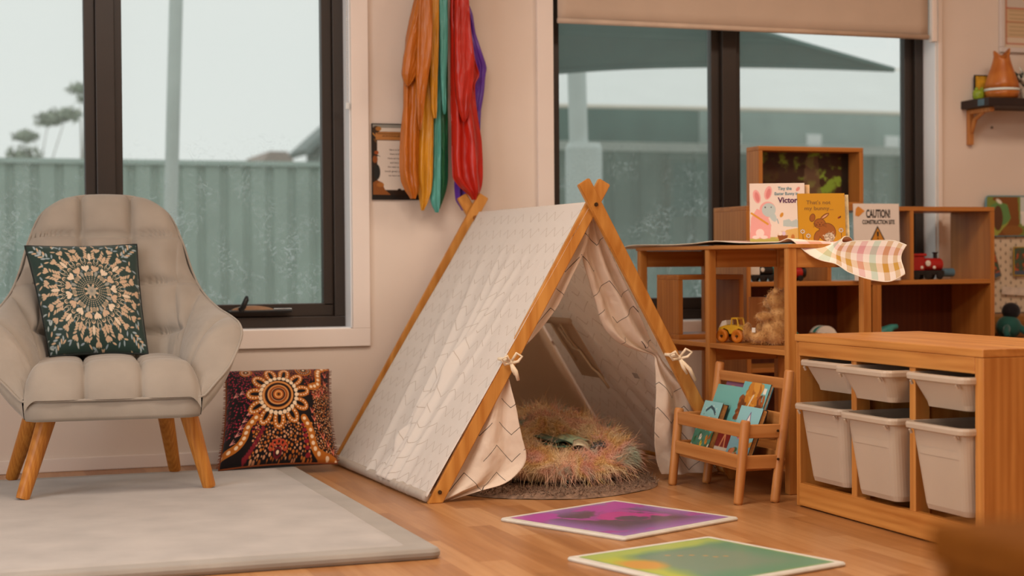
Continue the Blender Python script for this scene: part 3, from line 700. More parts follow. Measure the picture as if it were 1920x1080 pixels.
# mandala cushion
def mandala():
    c = Cv(300, 300, 1.0, '#123029'); B = '#c2a283'; G = '#566470'; D = '#d8c0a4'
    X0, Y0 = .5, .50
    def pol(r, a): return X0 + 1.0 * r * math.cos(a), Y0 + r * math.sin(a)
    def leaf(r, a, l, w, da, col=B):
        l *= 1.15; w *= 1.35
        x, y = pol(r, a); c.ell(x + l / 2 * math.cos(a + da), y + l / 2 * math.sin(a + da), l / 2, w / 2, col, a + da)
    def heart(r, a, s, col=B):
        s *= 1.18
        for d in (-1, 1):
            x, y = pol(r, a + d * s * .42 / r); c.ell(x, y, s * .62, s * .40, col, a + d * .5)
        x, y = pol(r - s * .45, a); c.ell(x, y, s * .45, s * .32, col, a)
        x, y = pol(r + s * .35, a); c.ell(x, y, s * .35, s * .16, col, a)
    for k in range(8):
        a = k * PI / 4 + .39; leaf(.0, a, .045, .026, 0, '#9a8f7c'); x, y = pol(.058, a); c.ell(x, y, .013, .011, B, a)
    c.ell(X0, Y0, .016, .016, '#7d7a70')
    for k in range(32):
        a = k * PI / 16
        for j, r in enumerate(np.linspace(.078, .148, 5)):
            x, y = pol(r, a); c.ell(x, y, .0052 - .0004 * (k % 2), .0045, B, a)
    for k in range(8):
        a = k * PI / 4
        for r in (.155, .168, .18):
            for d in (-.10, 0, .10):
                x, y = pol(r, a + d); c.line([pol(r - .004, a + d - .05), (pol(r + .006, a + d)), pol(r - .004, a + d + .05)], .0045, B)
        a2 = a + PI / 8; leaf(.15, a2, .045, .022, 0, '#8c8a80'); leaf(.15, a2 + .16, .03, .012, .3); leaf(.15, a2 - .16, .03, .012, -.3); x, y = pol(.19, a2 + .2); c.ell(x, y, .011, .011, B)
    for k in range(16):
        a = k * PI / 8 + .1; heart(.228, a, .036, B if k % 2 else D)
        x, y = pol(.205, a + PI / 16); c.ell(x, y, .009, .009, G)
    for k in range(16):
        a = k * PI / 8 + .1 + PI / 16; x, y = pol(.272, a)
        c.ell(x, y, .021, .021, B); c.ell(x - .007 * math.cos(a), y - .007 * math.sin(a), .014, .013, '#123029'); c.ell(x - .004 * math.cos(a), y - .004 * math.sin(a), .005, .005, B)
    for k in range(16):
        a = k * PI / 8 + .1
        for d in (-1, 1):
            c.line([pol(.265, a + d * .03), pol(.285, a + d * .075), pol(.318, a + d * .06)], .0055, B)
            c.line([pol(.285, a + d * .02), pol(.31, a + d * .06), pol(.342, a + d * .045)], .0055, D)
            leaf(.33, a + d * .03, .045, .016, d * .8)
        x, y = pol(.335, a); c.ell(x, y, .012, .006, '#6a7a86', a)
    for k in range(16):
        a = k * PI / 8 + .1 + PI / 16; leaf(.30, a, .075, .024, 0, D if k % 2 else B)
        for j, r in enumerate((.32, .345, .37, .40)):
            for d in (-1, 1): leaf(r, a + d * .05, .038, .014, d * .75)
        for r in (.385, .398, .411, .424, .437): x, y = pol(r, a + .11); c.ell(x, y, .0042, .0042, B)
    for k in range(24):
        a = k * PI / 12; r = .43 if k % 2 else .455
        heart(r, a, .030, B)
        leaf(r + .03, a + .05, .04, .012, .9); leaf(r + .03, a - .05, .04, .012, -.9, '#8b98a0')
    for k in range(150):
        a = rng.random() * 2 * PI; r = .47 + .22 * rng.random(); leaf(r, a, .04, .013, rng.normal() * .8, ('#8b9aa0', B, '#a9b2b0')[k % 3])
    for k in range(4):
        a = PI / 4 + k * PI / 2
        for j in range(5):
            for d in (-1, 1): leaf(.50 + j * .03, a + d * .02, .04, .014, d * .7, ('#9aa5a8', B)[j % 2])
    return c
pillow('throw_cushion', 'dark green cushion with beige floral mandala leaning on the armchair back', 'cushion', (.338, 5.405, .452), (.646, 5.405, .452), (.274, 5.585, .808), (.634, 5.585, .812), .13, mandala(), painted('green_cushion_print', .6, .4, .2, 600), fabric('dark_green_back', '#10241f', .2), plain('dark_piping', '#0c1815', .6), k=.035)
# small label of the cushion
def ochre():
    c = Cv(360, 300, 1.2, '#140b0c'); O = '#b4671f'; O2 = '#c87c34'; CR = '#ecd0ae'
    cx, cy = .545, .60
    r = np.random.default_rng(5)
    def dots(n, x0, x1, y0, y1, cols, s0, s1, asp=1):
        # poisson-like scatter
        pts = []
        for _ in range(n * 6):
            if len(pts) >= n: break
            x, y = x0 + (x1 - x0) * r.random(), y0 + (y1 - y0) * r.random(); s = s0 + (s1 - s0) * r.random()
            if all((x - a) ** 2 + (y - b) ** 2 > (s + d) ** 2 * 1.25 for a, b, d in pts): pts.append((x, y, s))
        for (x, y, s) in pts: c.ell(x, y, s, s * asp, cols[int(r.random() * len(cols))])
    dots(330, 0, .38, .25, .98, ['#a3213a', '#b3283f', '#7f1c2b', '#91233a'], .006, .010)
    dots(340, .25, 1.0, .80, 1.0, ['#9a3322', '#7d2622', '#a8522a', '#8f4a22'], .006, .010)
    dots(420, .28, .92, 0, .32, ['#c77a36', '#b9682a', '#d59a6e', '#a55a20', '#c98a62'], .007, .015)
    dots(420, .95, 1.2, .05, .75, ['#c98552', '#b0682c', '#d9a274', '#a0521f'], .006, .011)
    dots(120, .85, 1.2, .6, .98, ['#8e3020', '#a23a22'], .006, .010)
    # dark red strokes
    for k in range(11):
        a = -PI * .97 + k * .2; x, y = .22 + .16 * k / 10, .02 + .24 * (k / 10) ** 1.3
        c.ell(x, y, .014, .028, '#7c1d27', .5)
    for k in range(6): c.ell(.82 + .012 * k, .28 - .05 * k, .026, .017, '#8a1c26', .1)
    # arrows
    def arrow(x, y, s, a, col):
        for d in (-.5, 0, .5): c.seg(x, y, x + s * math.cos(a + d), y + s * math.sin(a + d), .012, col, w1=.004)
        for d in (-.5, .5): c.seg(x + s * math.cos(a + d), y + s * math.sin(a + d), x, y, .005, '#e79a80')
    for i, (x, y) in enumerate([(.93, .44), (.955, .36), (1.0, .29), (1.05, .20), (1.10, .14), (1.16, .09), (1.02, .62), (1.08, .68), (1.12, .78), (1.13, .88), (.97, .6)]): arrow(x, y - .03, .055, PI * .45 + .3 * (i % 2), '#c8452c')
    for x, y in [(.20, .42), (.16, .36), (.13, .30), (.10, .24), (.06, .18), (.12, .66), (.06, .65)]: arrow(x, y, .045, PI * .15, '#d98c8c')
    def path(pts, w=.075):
        P = cat(np.array(pts), np.linspace(0, 1, 40)); c.line([tuple(p) for p in P], w, O)
        Q = cat(np.array(pts), np.linspace(.02, .98, 9)); 
        for p in Q: c.ell(p[0], p[1], .0195, .0175, CR)
    path([(.30, .38), (.22, .30), (.19, .20), (.12, .13), (-.02, .10)]); path([(.83, .35), (.90, .24), (.93, .12), (1.0, .04), (1.2, .0)]); path([(.93, .70), (1.02, .74), (1.03, .85), (1.05, .93), (1.16, 1.0)])
    # side rosettes
    for (x, y, R_) in ((.86, .93, .10), (.2, .93, .07)):
        for rr, col in ((R_, O), (R_ * .8, '#1a0d0c'), (R_ * .5, O), (R_ * .36, '#1a0d0c'), (R_ * .16, CR)): c.ell(x, y, rr, rr * .9, col)
        for k in range(16): c.ell(x + R_ * .64 * math.cos(k * .39), y + R_ * .58 * math.sin(k * .39), .008, .008, '#e0a884')
    for k in range(5):
        a = .3 + k * .62; x, y = .555 + .075 * math.cos(a), .07 + .06 * math.sin(a); c.ring(x, y, .02, .014, '#b5452a', ry=.026, ang=a)
    c.ell(.555, .05, .045, .04, '#6e1a22'); c.ell(.555, .05, .026, .024, '#2a0e10'); c.ell(.555, .05, .016, .015, CR)
    # horseshoe petals
    for k in range(11):
        a = PI * .5 + .30 + k * 2 * PI / 11; px, py = cx + .275 * math.cos(a), cy + .265 * math.sin(a)
        c.ell(px, py, .095, .068, O, a); c.ell(px - .012 * math.cos(a), py - .012 * math.sin(a), .058, .020, '#120a0b', a)
        for j in range(11):
            b = -2.3 + j * .46; lx, ly = .072 * math.cos(b), .045 * math.sin(b); c.ell(px + lx * math.cos(a) - ly * math.sin(a), py + lx * math.sin(a) + ly * math.cos(a), .0088, .0088, '#f0d2b4')
    c.ell(cx, cy, .222, .218, '#120a0b')
    for k in range(25):
        a = k * 2 * PI / 25; c.ell(cx + .205 * math.cos(a), cy + .20 * math.sin(a), .0245, .022, CR, a + PI / 2)
    wob = [(.180, O), (.172, '#d79a5c'), (.160, O), (.150, '#120a0b'), (.128, '#5a260c'), (.122, '#d9a068'), (.112, O), (.100, '#8a3a12'), (.085, '#d9a068'), (.078, '#160b0b'), (.064, '#9c4a18'), (.050, O2), (.042, '#e2a46c'), (.032, O), (.016, '#3a160a')]
    for R_, col in wob: c.ell(cx - .01 + (.18 - R_) * .05, cy + (.18 - R_) * .05, R_, R_ * .94, col)
    return c
t, sf_ = pillow('floor_cushion', 'orange black and cream dot painted cushion with ochre sun motif leaning on the wall', 'cushion', (.905, 5.60, .034), (1.335, 5.66, .030), (.985, 5.915, .352), (1.362, 5.90, .350), .17, ochre(), painted('dot_painted_print', .85, .2, .1, 500), fabric('dark_brown_back', '#2a1411', .2), fabric('rust_edging', '#7c3d1a', .2), k=.06, pinch=.42)
fm = fabric('fringe_thread', '#7a3a18', .1)
for s_ in (-1, 1):
    m = MB()
    for a in np.linspace(-.95, .95, 60):
        p = sf_(np.array([[s_ * 1.0]]), np.array([[a]]), 0)[0, 0]; d = Vector((s_ * .012, -.002, random.uniform(-.006, .006))); m.tube([p, Vector(p) + d], [.0018, .0008], 5)
    m.build('fringe', fm, t)['label'] = 'short rust fringe along the side edge'

# ------------------------------------------------------------------ play tent
def tent_fabric(name, base, line, seedphase=0, linew=.035, row=.062, amp=.035, per=.036, trans=.25, fade=.5):
    m, nt, b = new_mat(name)
    uv = N(nt, 'ShaderNodeUVMap'); sx = N(nt, 'ShaderNodeSeparateXYZ'); nt.links.new(uv.outputs[0], sx.inputs[0])
    pp = N(nt, 'ShaderNodeMath', operation='PINGPONG'); pp.inputs[1].default_value = per; nt.links.new(sx.outputs[0], pp.inputs[0])
    m1 = N(nt, 'ShaderNodeMath', operation='MULTIPLY_ADD'); m1.inputs[1].default_value = amp / per; nt.links.new(pp.outputs[0], m1.inputs[0]); nt.links.new(sx.outputs[1], m1.inputs[2])
    dv = N(nt, 'ShaderNodeMath', operation='DIVIDE'); dv.inputs[1].default_value = row; nt.links.new(m1.outputs[0], dv.inputs[0])
    fr = N(nt, 'ShaderNodeMath', operation='FRACT'); nt.links.new(dv.outputs[0], fr.inputs[0])
    lt = N(nt, 'ShaderNodeMath', operation='LESS_THAN'); lt.inputs[1].default_value = linew; nt.links.new(fr.outputs[0], lt.inputs[0])
    no = N(nt, 'ShaderNodeTexNoise'); no.inputs['Scale'].default_value = 11; nt.links.new(uv.outputs[0], no.inputs['Vector'])
    gt = N(nt, 'ShaderNodeMath', operation='GREATER_THAN'); gt.inputs[1].default_value = fade; nt.links.new(no.outputs['Fac'], gt.inputs[0])
    mm = N(nt, 'ShaderNodeMath', operation='MULTIPLY'); nt.links.new(lt.outputs[0], mm.inputs[0]); nt.links.new(gt.outputs[0], mm.inputs[1])
    mix = N(nt, 'ShaderNodeMix', data_type='RGBA'); nt.links.new(mm.outputs[0], mix.inputs['Factor']); mix.inputs['A'].default_value = lin(base); mix.inputs['B'].default_value = lin(line)
    nt.links.new(mix.outputs['Result'], b.inputs['Base Color']); b.inputs['Roughness'].default_value = .9; b.inputs['Specular IOR Level'].default_value = .15
    n2 = N(nt, 'ShaderNodeTexNoise'); n2.inputs['Scale'].default_value = 500; nt.links.new(uv.outputs[0], n2.inputs['Vector'])
    n3 = N(nt, 'ShaderNodeTexNoise'); n3.inputs['Scale'].default_value = 22; n3.inputs['Detail'].default_value = 4; n3.inputs['Distortion'].default_value = .8; nt.links.new(uv.outputs[0], n3.inputs['Vector'])
    bump(nt, b, n3.outputs['Fac'], .45, .006)
    tl = N(nt, 'ShaderNodeBsdfTranslucent'); nt.links.new(mix.outputs['Result'], tl.inputs[0])
    ms = N(nt, 'ShaderNodeMixShader'); ms.inputs[0].default_value = trans; out = nt.nodes['Material Output']
    nt.links.new(b.outputs[0], ms.inputs[1]); nt.links.new(tl.outputs[0], ms.inputs[2]); nt.links.new(ms.outputs[0], out.inputs[0])
    return m
M_roof = tent_fabric('cream_chevron_cotton', '#fbf4ec', '#ddd1c4', linew=.05, trans=.43, fade=.40)
M_flap = tent_fabric('door_chevron_cotton', '#f0dcc6', '#5e5348', linew=.032, row=.085, amp=.055, per=.05, trans=.25, fade=.42)
M_tan = tent_fabric('tan_back_cotton', '#e8d2b8', '#c6aa8a', linew=.0, trans=.4)
TN, TF = 4.80, 5.95
tx, ty = 1.96, 5.37
tent = thing('play_tent', 'cream chevron A-frame play tent with crossed wooden poles and tied door flaps', 'tent', (tx, ty, 0))
def tl(p): return (p[0] - tx, p[1] - ty, p[2])
def pole(foot, cross, ext, v, name='pole'):
    d = Vector((cross[0] - foot[0], 0, cross[1])).normalized(); top = Vector((cross[0], v, cross[1])) + d * ext
    p = Vector((foot[0], v, 0)); m = MB(); w, th = .042, .02
    side = Vector((d.z, 0, -d.x)); hw = side * (w / 2)
    # horizontal cut at the foot, square cut at the top
    k = w / 2 / d.z
    ft = [Vector((foot[0] - k, v, .0)), Vector((foot[0] + k, v, .0))]; tp = [top - hw, top + hw]
    # order so left stays left
    q = [ft[0], ft[1], tp[1], tp[0]]
    V = [tl((a.x, v - th / 2, a.z)) for a in q] + [tl((a.x, v + th / 2, a.z)) for a in q]
    bm = bmesh.new(); vv = [bm.verts.new(x) for x in V]
    for f in ((0, 1, 2, 3), (7, 6, 5, 4), (0, 4, 5, 1), (1, 5, 6, 2), (2, 6, 7, 3), (3, 7, 4, 0)): bm.faces.new([vv[i] for i in f])
    bmesh.ops.recalc_face_normals(bm, faces=bm.faces[:]); bmesh.ops.bevel(bm, geom=bm.edges[:], offset=.0025, segments=2, affect='EDGES')
    me = bpy.data.meshes.new(name); bm.to_mesh(me); bm.free(); o = link(name, me, M_pole, tent)
    return o
p1 = pole((1.442, 0), (1.974, .925), .085, TN + .012); p2 = pole((2.555, 0), (1.974, .925), .085, TN - .012)
SHEAR = .17  # the near right foot stands further in than the left one
for q_ in p2.data.vertices: q_.co.y += SHEAR * (.925 - q_.co.z) / .925
p3 = pole((1.405, 0), (1.945, .93), .08, TF - .012); p4 = pole((2.49, 0), (1.945, .93), .08, TF + .012)
def screw(u, v, z, par, r=.0065):
    m = MB(); m.lathe([(r, -.004), (r, 0), (r * .7, .002)], 14, axis=1); m.lathe([(r * .45, -.0075), (r * .45, -.003)], 6, axis=1); o = m.build('screw', M_screw, par, smooth=False); o.location = tl((u, v, z)); return o
screw(1.974, TN - .021, .925, p2); screw(1.455, TN - .0, .035, p1)
def roof(side, name, mat):
    n1, n2 = 150, 130
    s = np.linspace(0, 1, n1)[:, None]; q = np.linspace(0, 1, n2)[None]
    ru = 1.972 + (1.943 - 1.972) * s; bu = (1.415 + (1.385 - 1.415) * s) if side < 0 else (2.545 + (2.488 - 2.545) * s)
    V = (TN + .002) + (TF - .085 - TN - .002) * s
    z = .935 * (1 - q) + .022 * q
    if side > 0: V = V + SHEAR * q * (1 - s)
    U = ru + (bu - ru) * q
    d = side * np.array((.862, .507 * side))  # outward normal in (u,z)
    amp = np.zeros((n1, n2)) + .012 * (fbm(V * 1 + 0 * q, 0 * s + q * .35, 6, 31 + side) - .5) * np.sin(PI * q) ** .5
    if side < 0:
        for (v0, v1, w_, a_) in ((5.18, 5.30, .012, .016), (5.24, 5.62, .014, .014), (5.30, 5.10, .010, .012), (5.22, 5.42, .009, .012), (5.12, 5.02, .012, .008), (5.45, 5.75, .02, .008)):
            vv = v0 + (v1 - v0) * (1 - q) ** 1.15; amp += 1.5 * a_ * np.exp(-((V - vv) / (w_ * (1 + 1.5 * (1 - q)))) ** 2) * np.clip((q - .12) * 2, 0, 1) ** .8
        amp += .006 * np.sin(V * 90 + 8 * q) * np.clip((q - .86) / .14, 0, 1) * np.exp(-((V - 5.2) / .25) ** 2)
        amp -= .012 * np.sin(PI * q) * np.sin(PI * s)
    else:
        for (v0, v1, w_, a_) in ((4.95, 5.6, .03, .02), (5.1, 5.75, .03, .018), (5.28, 5.80, .03, .018), (5.45, 5.84, .025, .014), (4.86, 5.35, .02, .014)):
            vv = v0 + (v1 - v0) * (1 - q); amp += a_ * np.exp(-((V - vv) / (w_ * (1.2 - .4 * q))) ** 2) * np.sin(PI * np.clip(q, 0, 1)) ** .4
    P = np.stack([U + d[0] * amp - tx, V + 0 * q - ty, z + abs(d[1]) * amp + 0 * s], -1)
    uv = np.stack([V + 0 * q, 1.07 * q + 0 * s], -1)
    o = link(name, grid(P, uv=uv, flip=(side > 0)), mat, tent); solidify(o, .0014); return o
roof(-1, 'roof_panel', M_roof); roofR = roof(1, 'roof_panel', M_roof)
# ridge and floor rods, with the fabric hem round the left one
MB().tube([tl((1.972, TN + .025, .912)), tl((1.944, TF - .03, .915))], .008, 12).build('ridge_rod', M_pole, tent, smooth=True)
hm = []
for i in range(140):
    s_ = i / 139; v_ = TN + .02 + (TF - .05 - TN - .02) * s_
    hm.append(.0155 + .0018 * math.sin(v_ * 160) * math.exp(-((v_ - 5.15) / .22) ** 2) + .001 * random.random())
MB().tube([tl((1.420 - .035 * i / 139, TN + .02 + (TF - .05 - TN - .02) * i / 139, .019)) for i in range(140)], hm, 12).build('hem_sleeve', M_roof, tent, smooth=True)
MB().tube([tl((2.545, TN + SHEAR, .03)), tl((2.49, TF, .03))], .014, 12).build('floor_rod', M_pole, tent, smooth=True)
# back wall of the tent
s = np.linspace(0, 1, 40)[:, None]; q = np.linspace(0, 1, 40)[None]; zz = .90 * (1 - q) + .02 * q
hw = .555 * (1 - zz / .93); P = np.stack([1.945 + (2 * s - 1) * hw - tx, TF - .06 + .01 * (fbm(s * 4 + 0 * q, q * 2 + 0 * s, 2, 9) - .5) * 2 - ty, zz + 0 * s], -1)
o = link('back_panel', grid(P, uv=np.stack([s + 0 * q, q + 0 * s], -1)), M_tan, tent); solidify(o, .0014)
def flap(rows, name, phase=0, wav=.012, folds=3, lean=0):
    rows = np.array(rows, float); n1, n2 = 150, 44; R_ = cat(rows, np.linspace(0, 1, n1))
    z = R_[:, 0][:, None]; a = R_[:, 1][:, None]; b = R_[:, 2][:, None]; q = np.linspace(0, 1, n2)[None]
    U = a + (b - a) * q; w = np.clip((b - a) / .1, .15, 1.2)
    dv = wav * w * np.sin(q * PI * folds + phase + 3 * z) + .02 * (fbm(q * 2 + 0 * z, z * 5 + 0 * q, 2, 41) - .5) * w
    V = TN + .040 + dv + R_[:, 3][:, None] * (q if lean >= 0 else 1 - q)
    if lean < 0: V = V + SHEAR * np.clip((.925 - z) / .925, 0, 1)
    P = np.stack([U - tx, V - ty, z + 0 * q], -1); width = np.maximum(b - a, .0)
    uv = np.stack([(U - a.min()) * 1.0 + .3 + phase, z + 0 * q], -1)
    # keep the print fixed to the cloth: gather it where the flap is pinched
    o = link(name, grid(P, uv=uv), M_flap, tent); solidify(o, .0014); return o
# columns: z, u_left, u_right, extra depth at the free edge
fl = flap([(.905, 1.962, 1.974, 0), (.84, 1.925, 1.972, 0), (.778, 1.885, 1.957, 0), (.69, 1.835, 1.908, 0), (.60, 1.782, 1.864, .01), (.51, 1.728, 1.79, .01), (.455, 1.695, 1.725, 0), (.425, 1.675, 1.690, -.01), (.39, 1.655, 1.687, -.02), (.30, 1.605, 1.705, -.03), (.20, 1.545, 1.722, -.04), (.14, 1.512, 1.735, -.05), (.10, 1.49, 1.722, -.05), (.055, 1.47, 1.668, -.05), (.03, 1.455, 1.585, -.03), (.004, 1.445, 1.50, -.01)], 'door_flap', 0, .010, 3)
fr_ = flap([(.905, 1.974, 1.986, 0), (.84, 1.972, 2.02, 0), (.778, 1.958, 2.055, 0), (.70, 1.982, 2.10, 0), (.62, 2.016, 2.15, .0), (.56, 2.038, 2.185, .0), (.515, 2.066, 2.212, .0), (.475, 2.115, 2.235, .0), (.45, 2.175, 2.25, 0), (.43, 2.238, 2.262, 0), (.40, 2.245, 2.285, -.01), (.35, 2.250, 2.34, -.02), (.305, 2.252, 2.40, -.03), (.25, 2.252, 2.43, -.03), (.15, 2.262, 2.47, -.02), (.06, 2.29, 2.50, 0), (.02, 2.31, 2.52, 0)], 'door_flap', 1.3, .012, 4, lean=-1)
M_tie = fabric('tie_ribbon', '#e8d3b4', .1)
def bow(u, v, z, s=1, drop=(.02, -.09)):
    m = MB(); 
    m.tube([tl((u - .035 * s, v + .01, z + .012)), tl((u - .01, v - .014, z + .008)), tl((u, v - .018, z)), tl((u + .02, v - .004, z + .0))], [.005, .007, .009, .006], 8)
    for (dx, dz) in ((-.030 * s, .012), (.030 * s, .020)):
        m.tube([tl((u, v - .016, z)), tl((u + dx * .6, v - .03, z + dz + .01)), tl((u + dx * 1.25, v - .03, z + dz)), tl((u + dx * .8, v - .028, z + dz - .016)), tl((u, v - .016, z - .002))], [.004, .005, .004, .005, .004], 8)
    m.tube([tl((u, v - .018, z)), tl((u + drop[0] * .6, v - .03, z + drop[1] * .5)), tl((u + drop[0], v - .026, z + drop[1]))], [.005, .007, .005], 8)
    m.tube([tl((u, v - .018, z)), tl((u + drop[0] * .2, v - .026, z + drop[1] * .4)), tl((u + drop[0] * .4 + .004, v - .024, z + drop[1] * .7))], [.004, .006, .004], 8)
    m.build('tie', M_tie, tent, smooth=True)
bow(1.684, TN, .430, .9, (.022, -.055)); bow(2.292, TN - .030 + .092, .425, 1.1, (.055, -.075))
# rolled side window on the inside of the right roof panel
def rp(v, q): # a point just inside the right roof
    s_ = (v - TN) / (TF - TN); ru = 1.972 - .029 * s_; bu = 2.548 - .04 * s_
    return tl((ru + (bu - ru) * q - .028, v, .935 - .913 * q - .016))
pw = [(5.70, .425), (5.50, .425), (5.50, .66), (5.70, .66)]
m = MB(); m.add([rp(*a) for a in pw] + [tuple(np.array(rp(*a)) + np.array((-.003, 0, -.002))) for a in pw], [(0, 1, 2, 3), (7, 6, 5, 4), (0, 4, 5, 1), (1, 5, 6, 2), (2, 6, 7, 3), (3, 7, 4, 0)])
m.build('window_patch', M_tan, tent)['label'] = 'tan rolled window patch on the inner wall'
m = MB(); m.tube([tuple(np.array(rp(5.72, .43)) + np.array((-.012, 0, 0))), tuple(np.array(rp(5.49, .43)) + np.array((-.012, 0, 0)))], .012, 10)
m.build('window_roll', M_tan, tent, smooth=True)
m = MB()
for (v_, q0, q1) in ((5.66, .44, .60), (5.57, .44, .56)): m.tube([tuple(np.array(rp(v_, q0)) + np.array((-.02, 0, 0))), tuple(np.array(rp(v_ + .01, (q0 + q1) / 2)) + np.array((-.016, 0, 0))), tuple(np.array(rp(v_ - .01, q1)) + np.array((-.014, 0, 0)))], .004, 6)
m.tube([tuple(np.array(rp(a, b)) + np.array((-.014, 0, 0))) for a, b in ((5.62, .46), (5.60, .54), (5.55, .55), (5.53, .62), (5.50, .64), (5.48, .70))], .005, 6)
m.build('ribbon', M_tie, tent, smooth=True)
m = MB(); a = [(5.22, .62), (5.18, .62), (5.18, .64), (5.22, .64)]; m.add([rp(*x) for x in a], [(0, 1, 2, 3)]); o = m.build('care_label', plain('care_label', '#b9b2aa', .8), tent); solidify(o, .001)

# ------------------------------------------------------------------ rug and furry cushion inside
M_rug = plain('taupe_chenille', '#7d6350', .95, .22, 60)
rc = (1.92, 5.10)
t = thing('round_rug', 'flat taupe chenille rug at the mouth of the play tent', 'rug', (rc[0], rc[1], 0))
nr, na = 40, 160; r = np.linspace(0, 1, nr)[:, None]; a = np.linspace(0, 2 * PI, na, endpoint=False)[None]
Rr = .375 * (1 + .02 * np.sin(3 * a + 1) + .015 * np.sin(7 * a)); X = Rr * r * np.cos(a); Y = Rr * r * np.sin(a)
Z = .012 + .004 * (fbm(X + 4, Y + 4, 40, 3, 2) - .5) + .022 * np.exp(-(((X - .31) / .035) ** 2 + ((Y + .02) / .05) ** 2)) - .010 * np.clip((r - .96) / .04, 0, 1)
P = np.stack([X, Y, Z], -1).transpose(1, 0, 2); o = link('rug_pile', grid(P, closed_u=True), M_rug, t)
k = 5200; aa = rng.random(k) * 2 * PI; rr = np.sqrt(rng.random(k)); rad = .375 * (1 + .02 * np.sin(3 * aa + 1) + .015 * np.sin(7 * aa)); Px = np.stack([rad * rr * np.cos(aa), rad * rr * np.sin(aa), 0 * aa + .013], 1)
Px[:, 2] += .022 * np.exp(-(((Px[:, 0] - .31) / .035) ** 2 + ((Px[:, 1] + .02) / .05) ** 2))
strands('chenille_tufts', Px, np.tile(np.array([[0, 0, 1.]]), (k, 1)), np.full(k, .010), .0042, M_rug, t, bend=1.2, droop=.2, seed=4, seg=2, stuff=True)
def fur_mat(name, stops, sc=6):
    m, nt, b = new_mat(name); mp = coords(nt); no = N(nt, 'ShaderNodeTexNoise'); no.inputs['Scale'].default_value = sc; no.inputs['Detail'].default_value = 2; no.inputs['Distortion'].default_value = .4
    nt.links.new(mp.outputs[0], no.inputs['Vector']); r_ = ramp(nt, no.outputs['Fac'], stops); nt.links.new(r_.outputs[0], b.inputs['Base Color'])
    b.inputs['Roughness'].default_value = .7; b.inputs['Specular IOR Level'].default_value = .25; b.inputs['Sheen Weight'].default_value = .3; return m
M_fur = fur_mat('pastel_faux_fur', [(.30, '#8f9c88'), (.38, '#e2a98c'), (.46, '#ecd3a8'), (.53, '#e0b56c'), (.60, '#e6aa94'), (.70, '#b4bfa6')], 6.5)
fc = (1.985, 5.17)
t = thing('furry_cushion', 'round shaggy pastel faux fur cushion inside the play tent', 'cushion', (fc[0], fc[1], .014))
def donut(a, b):
    # a round the ring, b round the tube
    back = .5 + .5 * np.sin(a); tr = .072 + .05 * back; Rm_ = .170 + .01 * np.cos(2 * a)
    hgt = .043 + .066 * back
    rr = Rm_ + tr * np.cos(b); return np.stack([rr * np.cos(a) * .95, rr * np.sin(a) * 1.1, hgt + hgt * .98 * np.sin(b)], -1)
A = np.linspace(0, 2 * PI, 80, endpoint=False)[:, None]; Bq = np.linspace(0, 2 * PI, 33)[None]
link('cushion_ring', grid(donut(A + 0 * Bq, Bq + 0 * A), closed_u=True), M_fur, t)
m = MB(); m.lathe([(.001, .055), (.1, .055), (.17, .04), (.17, .0)][::-1], 40); m.build('cushion_middle', M_fur, t, smooth=True)
k = 17000; a = rng.random(k) * 2 * PI; b = rng.random(k) * PI * 1.35 - .25; P = donut(a, b); e = 1e-3
n_ = np.cross(donut(a + e, b) - P, donut(a, b + e) - P); n_ /= np.linalg.norm(n_, axis=1)[:, None]
c0 = np.stack([np.cos(a) * .16, np.sin(a) * .18, 0 * a + .06], 1); n_ *= np.sign(((P - c0) * n_).sum(1))[:, None]
strands('long_fur', P, n_, np.full(k, .046), .0022, M_fur, t, bend=.55, droop=.55, seed=8, seg=4, stuff=True)
k = 3000; a = rng.random(k) * 2 * PI; rr = .13 * np.sqrt(rng.random(k)); P = np.stack([rr * np.cos(a), rr * np.sin(a), 0 * a + .052], 1)
strands('inner_fur', P, np.tile(np.array([[0, 0, 1.]]), (k, 1)), np.full(k, .018), .002, M_fur, t, bend=1.0, droop=.5, seed=9, seg=3, stuff=True)
M_paper = plain('page_paper', '#e9dfcd', .8, .04, 60)
def open_book(loc, rz, w, d, cols, label, tilt=.12):
    t = thing('picture_book', label, 'book', loc, rz, 'picture books lying in the furry cushion'); t.rotation_euler = (tilt, .05, rz)
    for sg, col in ((-1, cols[0]), (1, cols[1])):
        n = 14; x = np.linspace(0, 1, n); z = .018 * np.sin(PI * x) * .6 + .012 * x
        P = np.stack(np.broadcast_arrays((x * w * sg)[:, None], np.linspace(-d / 2, d / 2, 6)[None], z[:, None]), -1)
        cv = Cv(6, n, 1, col); r_ = np.random.default_rng(3 + sg); 
        o = link('page', grid(P), plain('page_print', col, .35, .25, 40), t); solidify(o, .004)
    MB().box((-w, -d / 2 - .003, -.004), (w, d / 2 + .003, -.001), .001).build('cover', plain('book_cover', cols[2], .4, .1, 30), t)
open_book((2.00, 5.15, .130), .35, .085, .12, ('#3c5a4c', '#9fb79a', '#2e8a78'), 'open picture book with green pages sunk in the furry cushion, the left one')
open_book((2.06, 5.06, .118), -.4, .055, .08, ('#c9c2a4', '#2c3c40', '#35584c'), 'small open picture book lying to the right in the furry cushion')
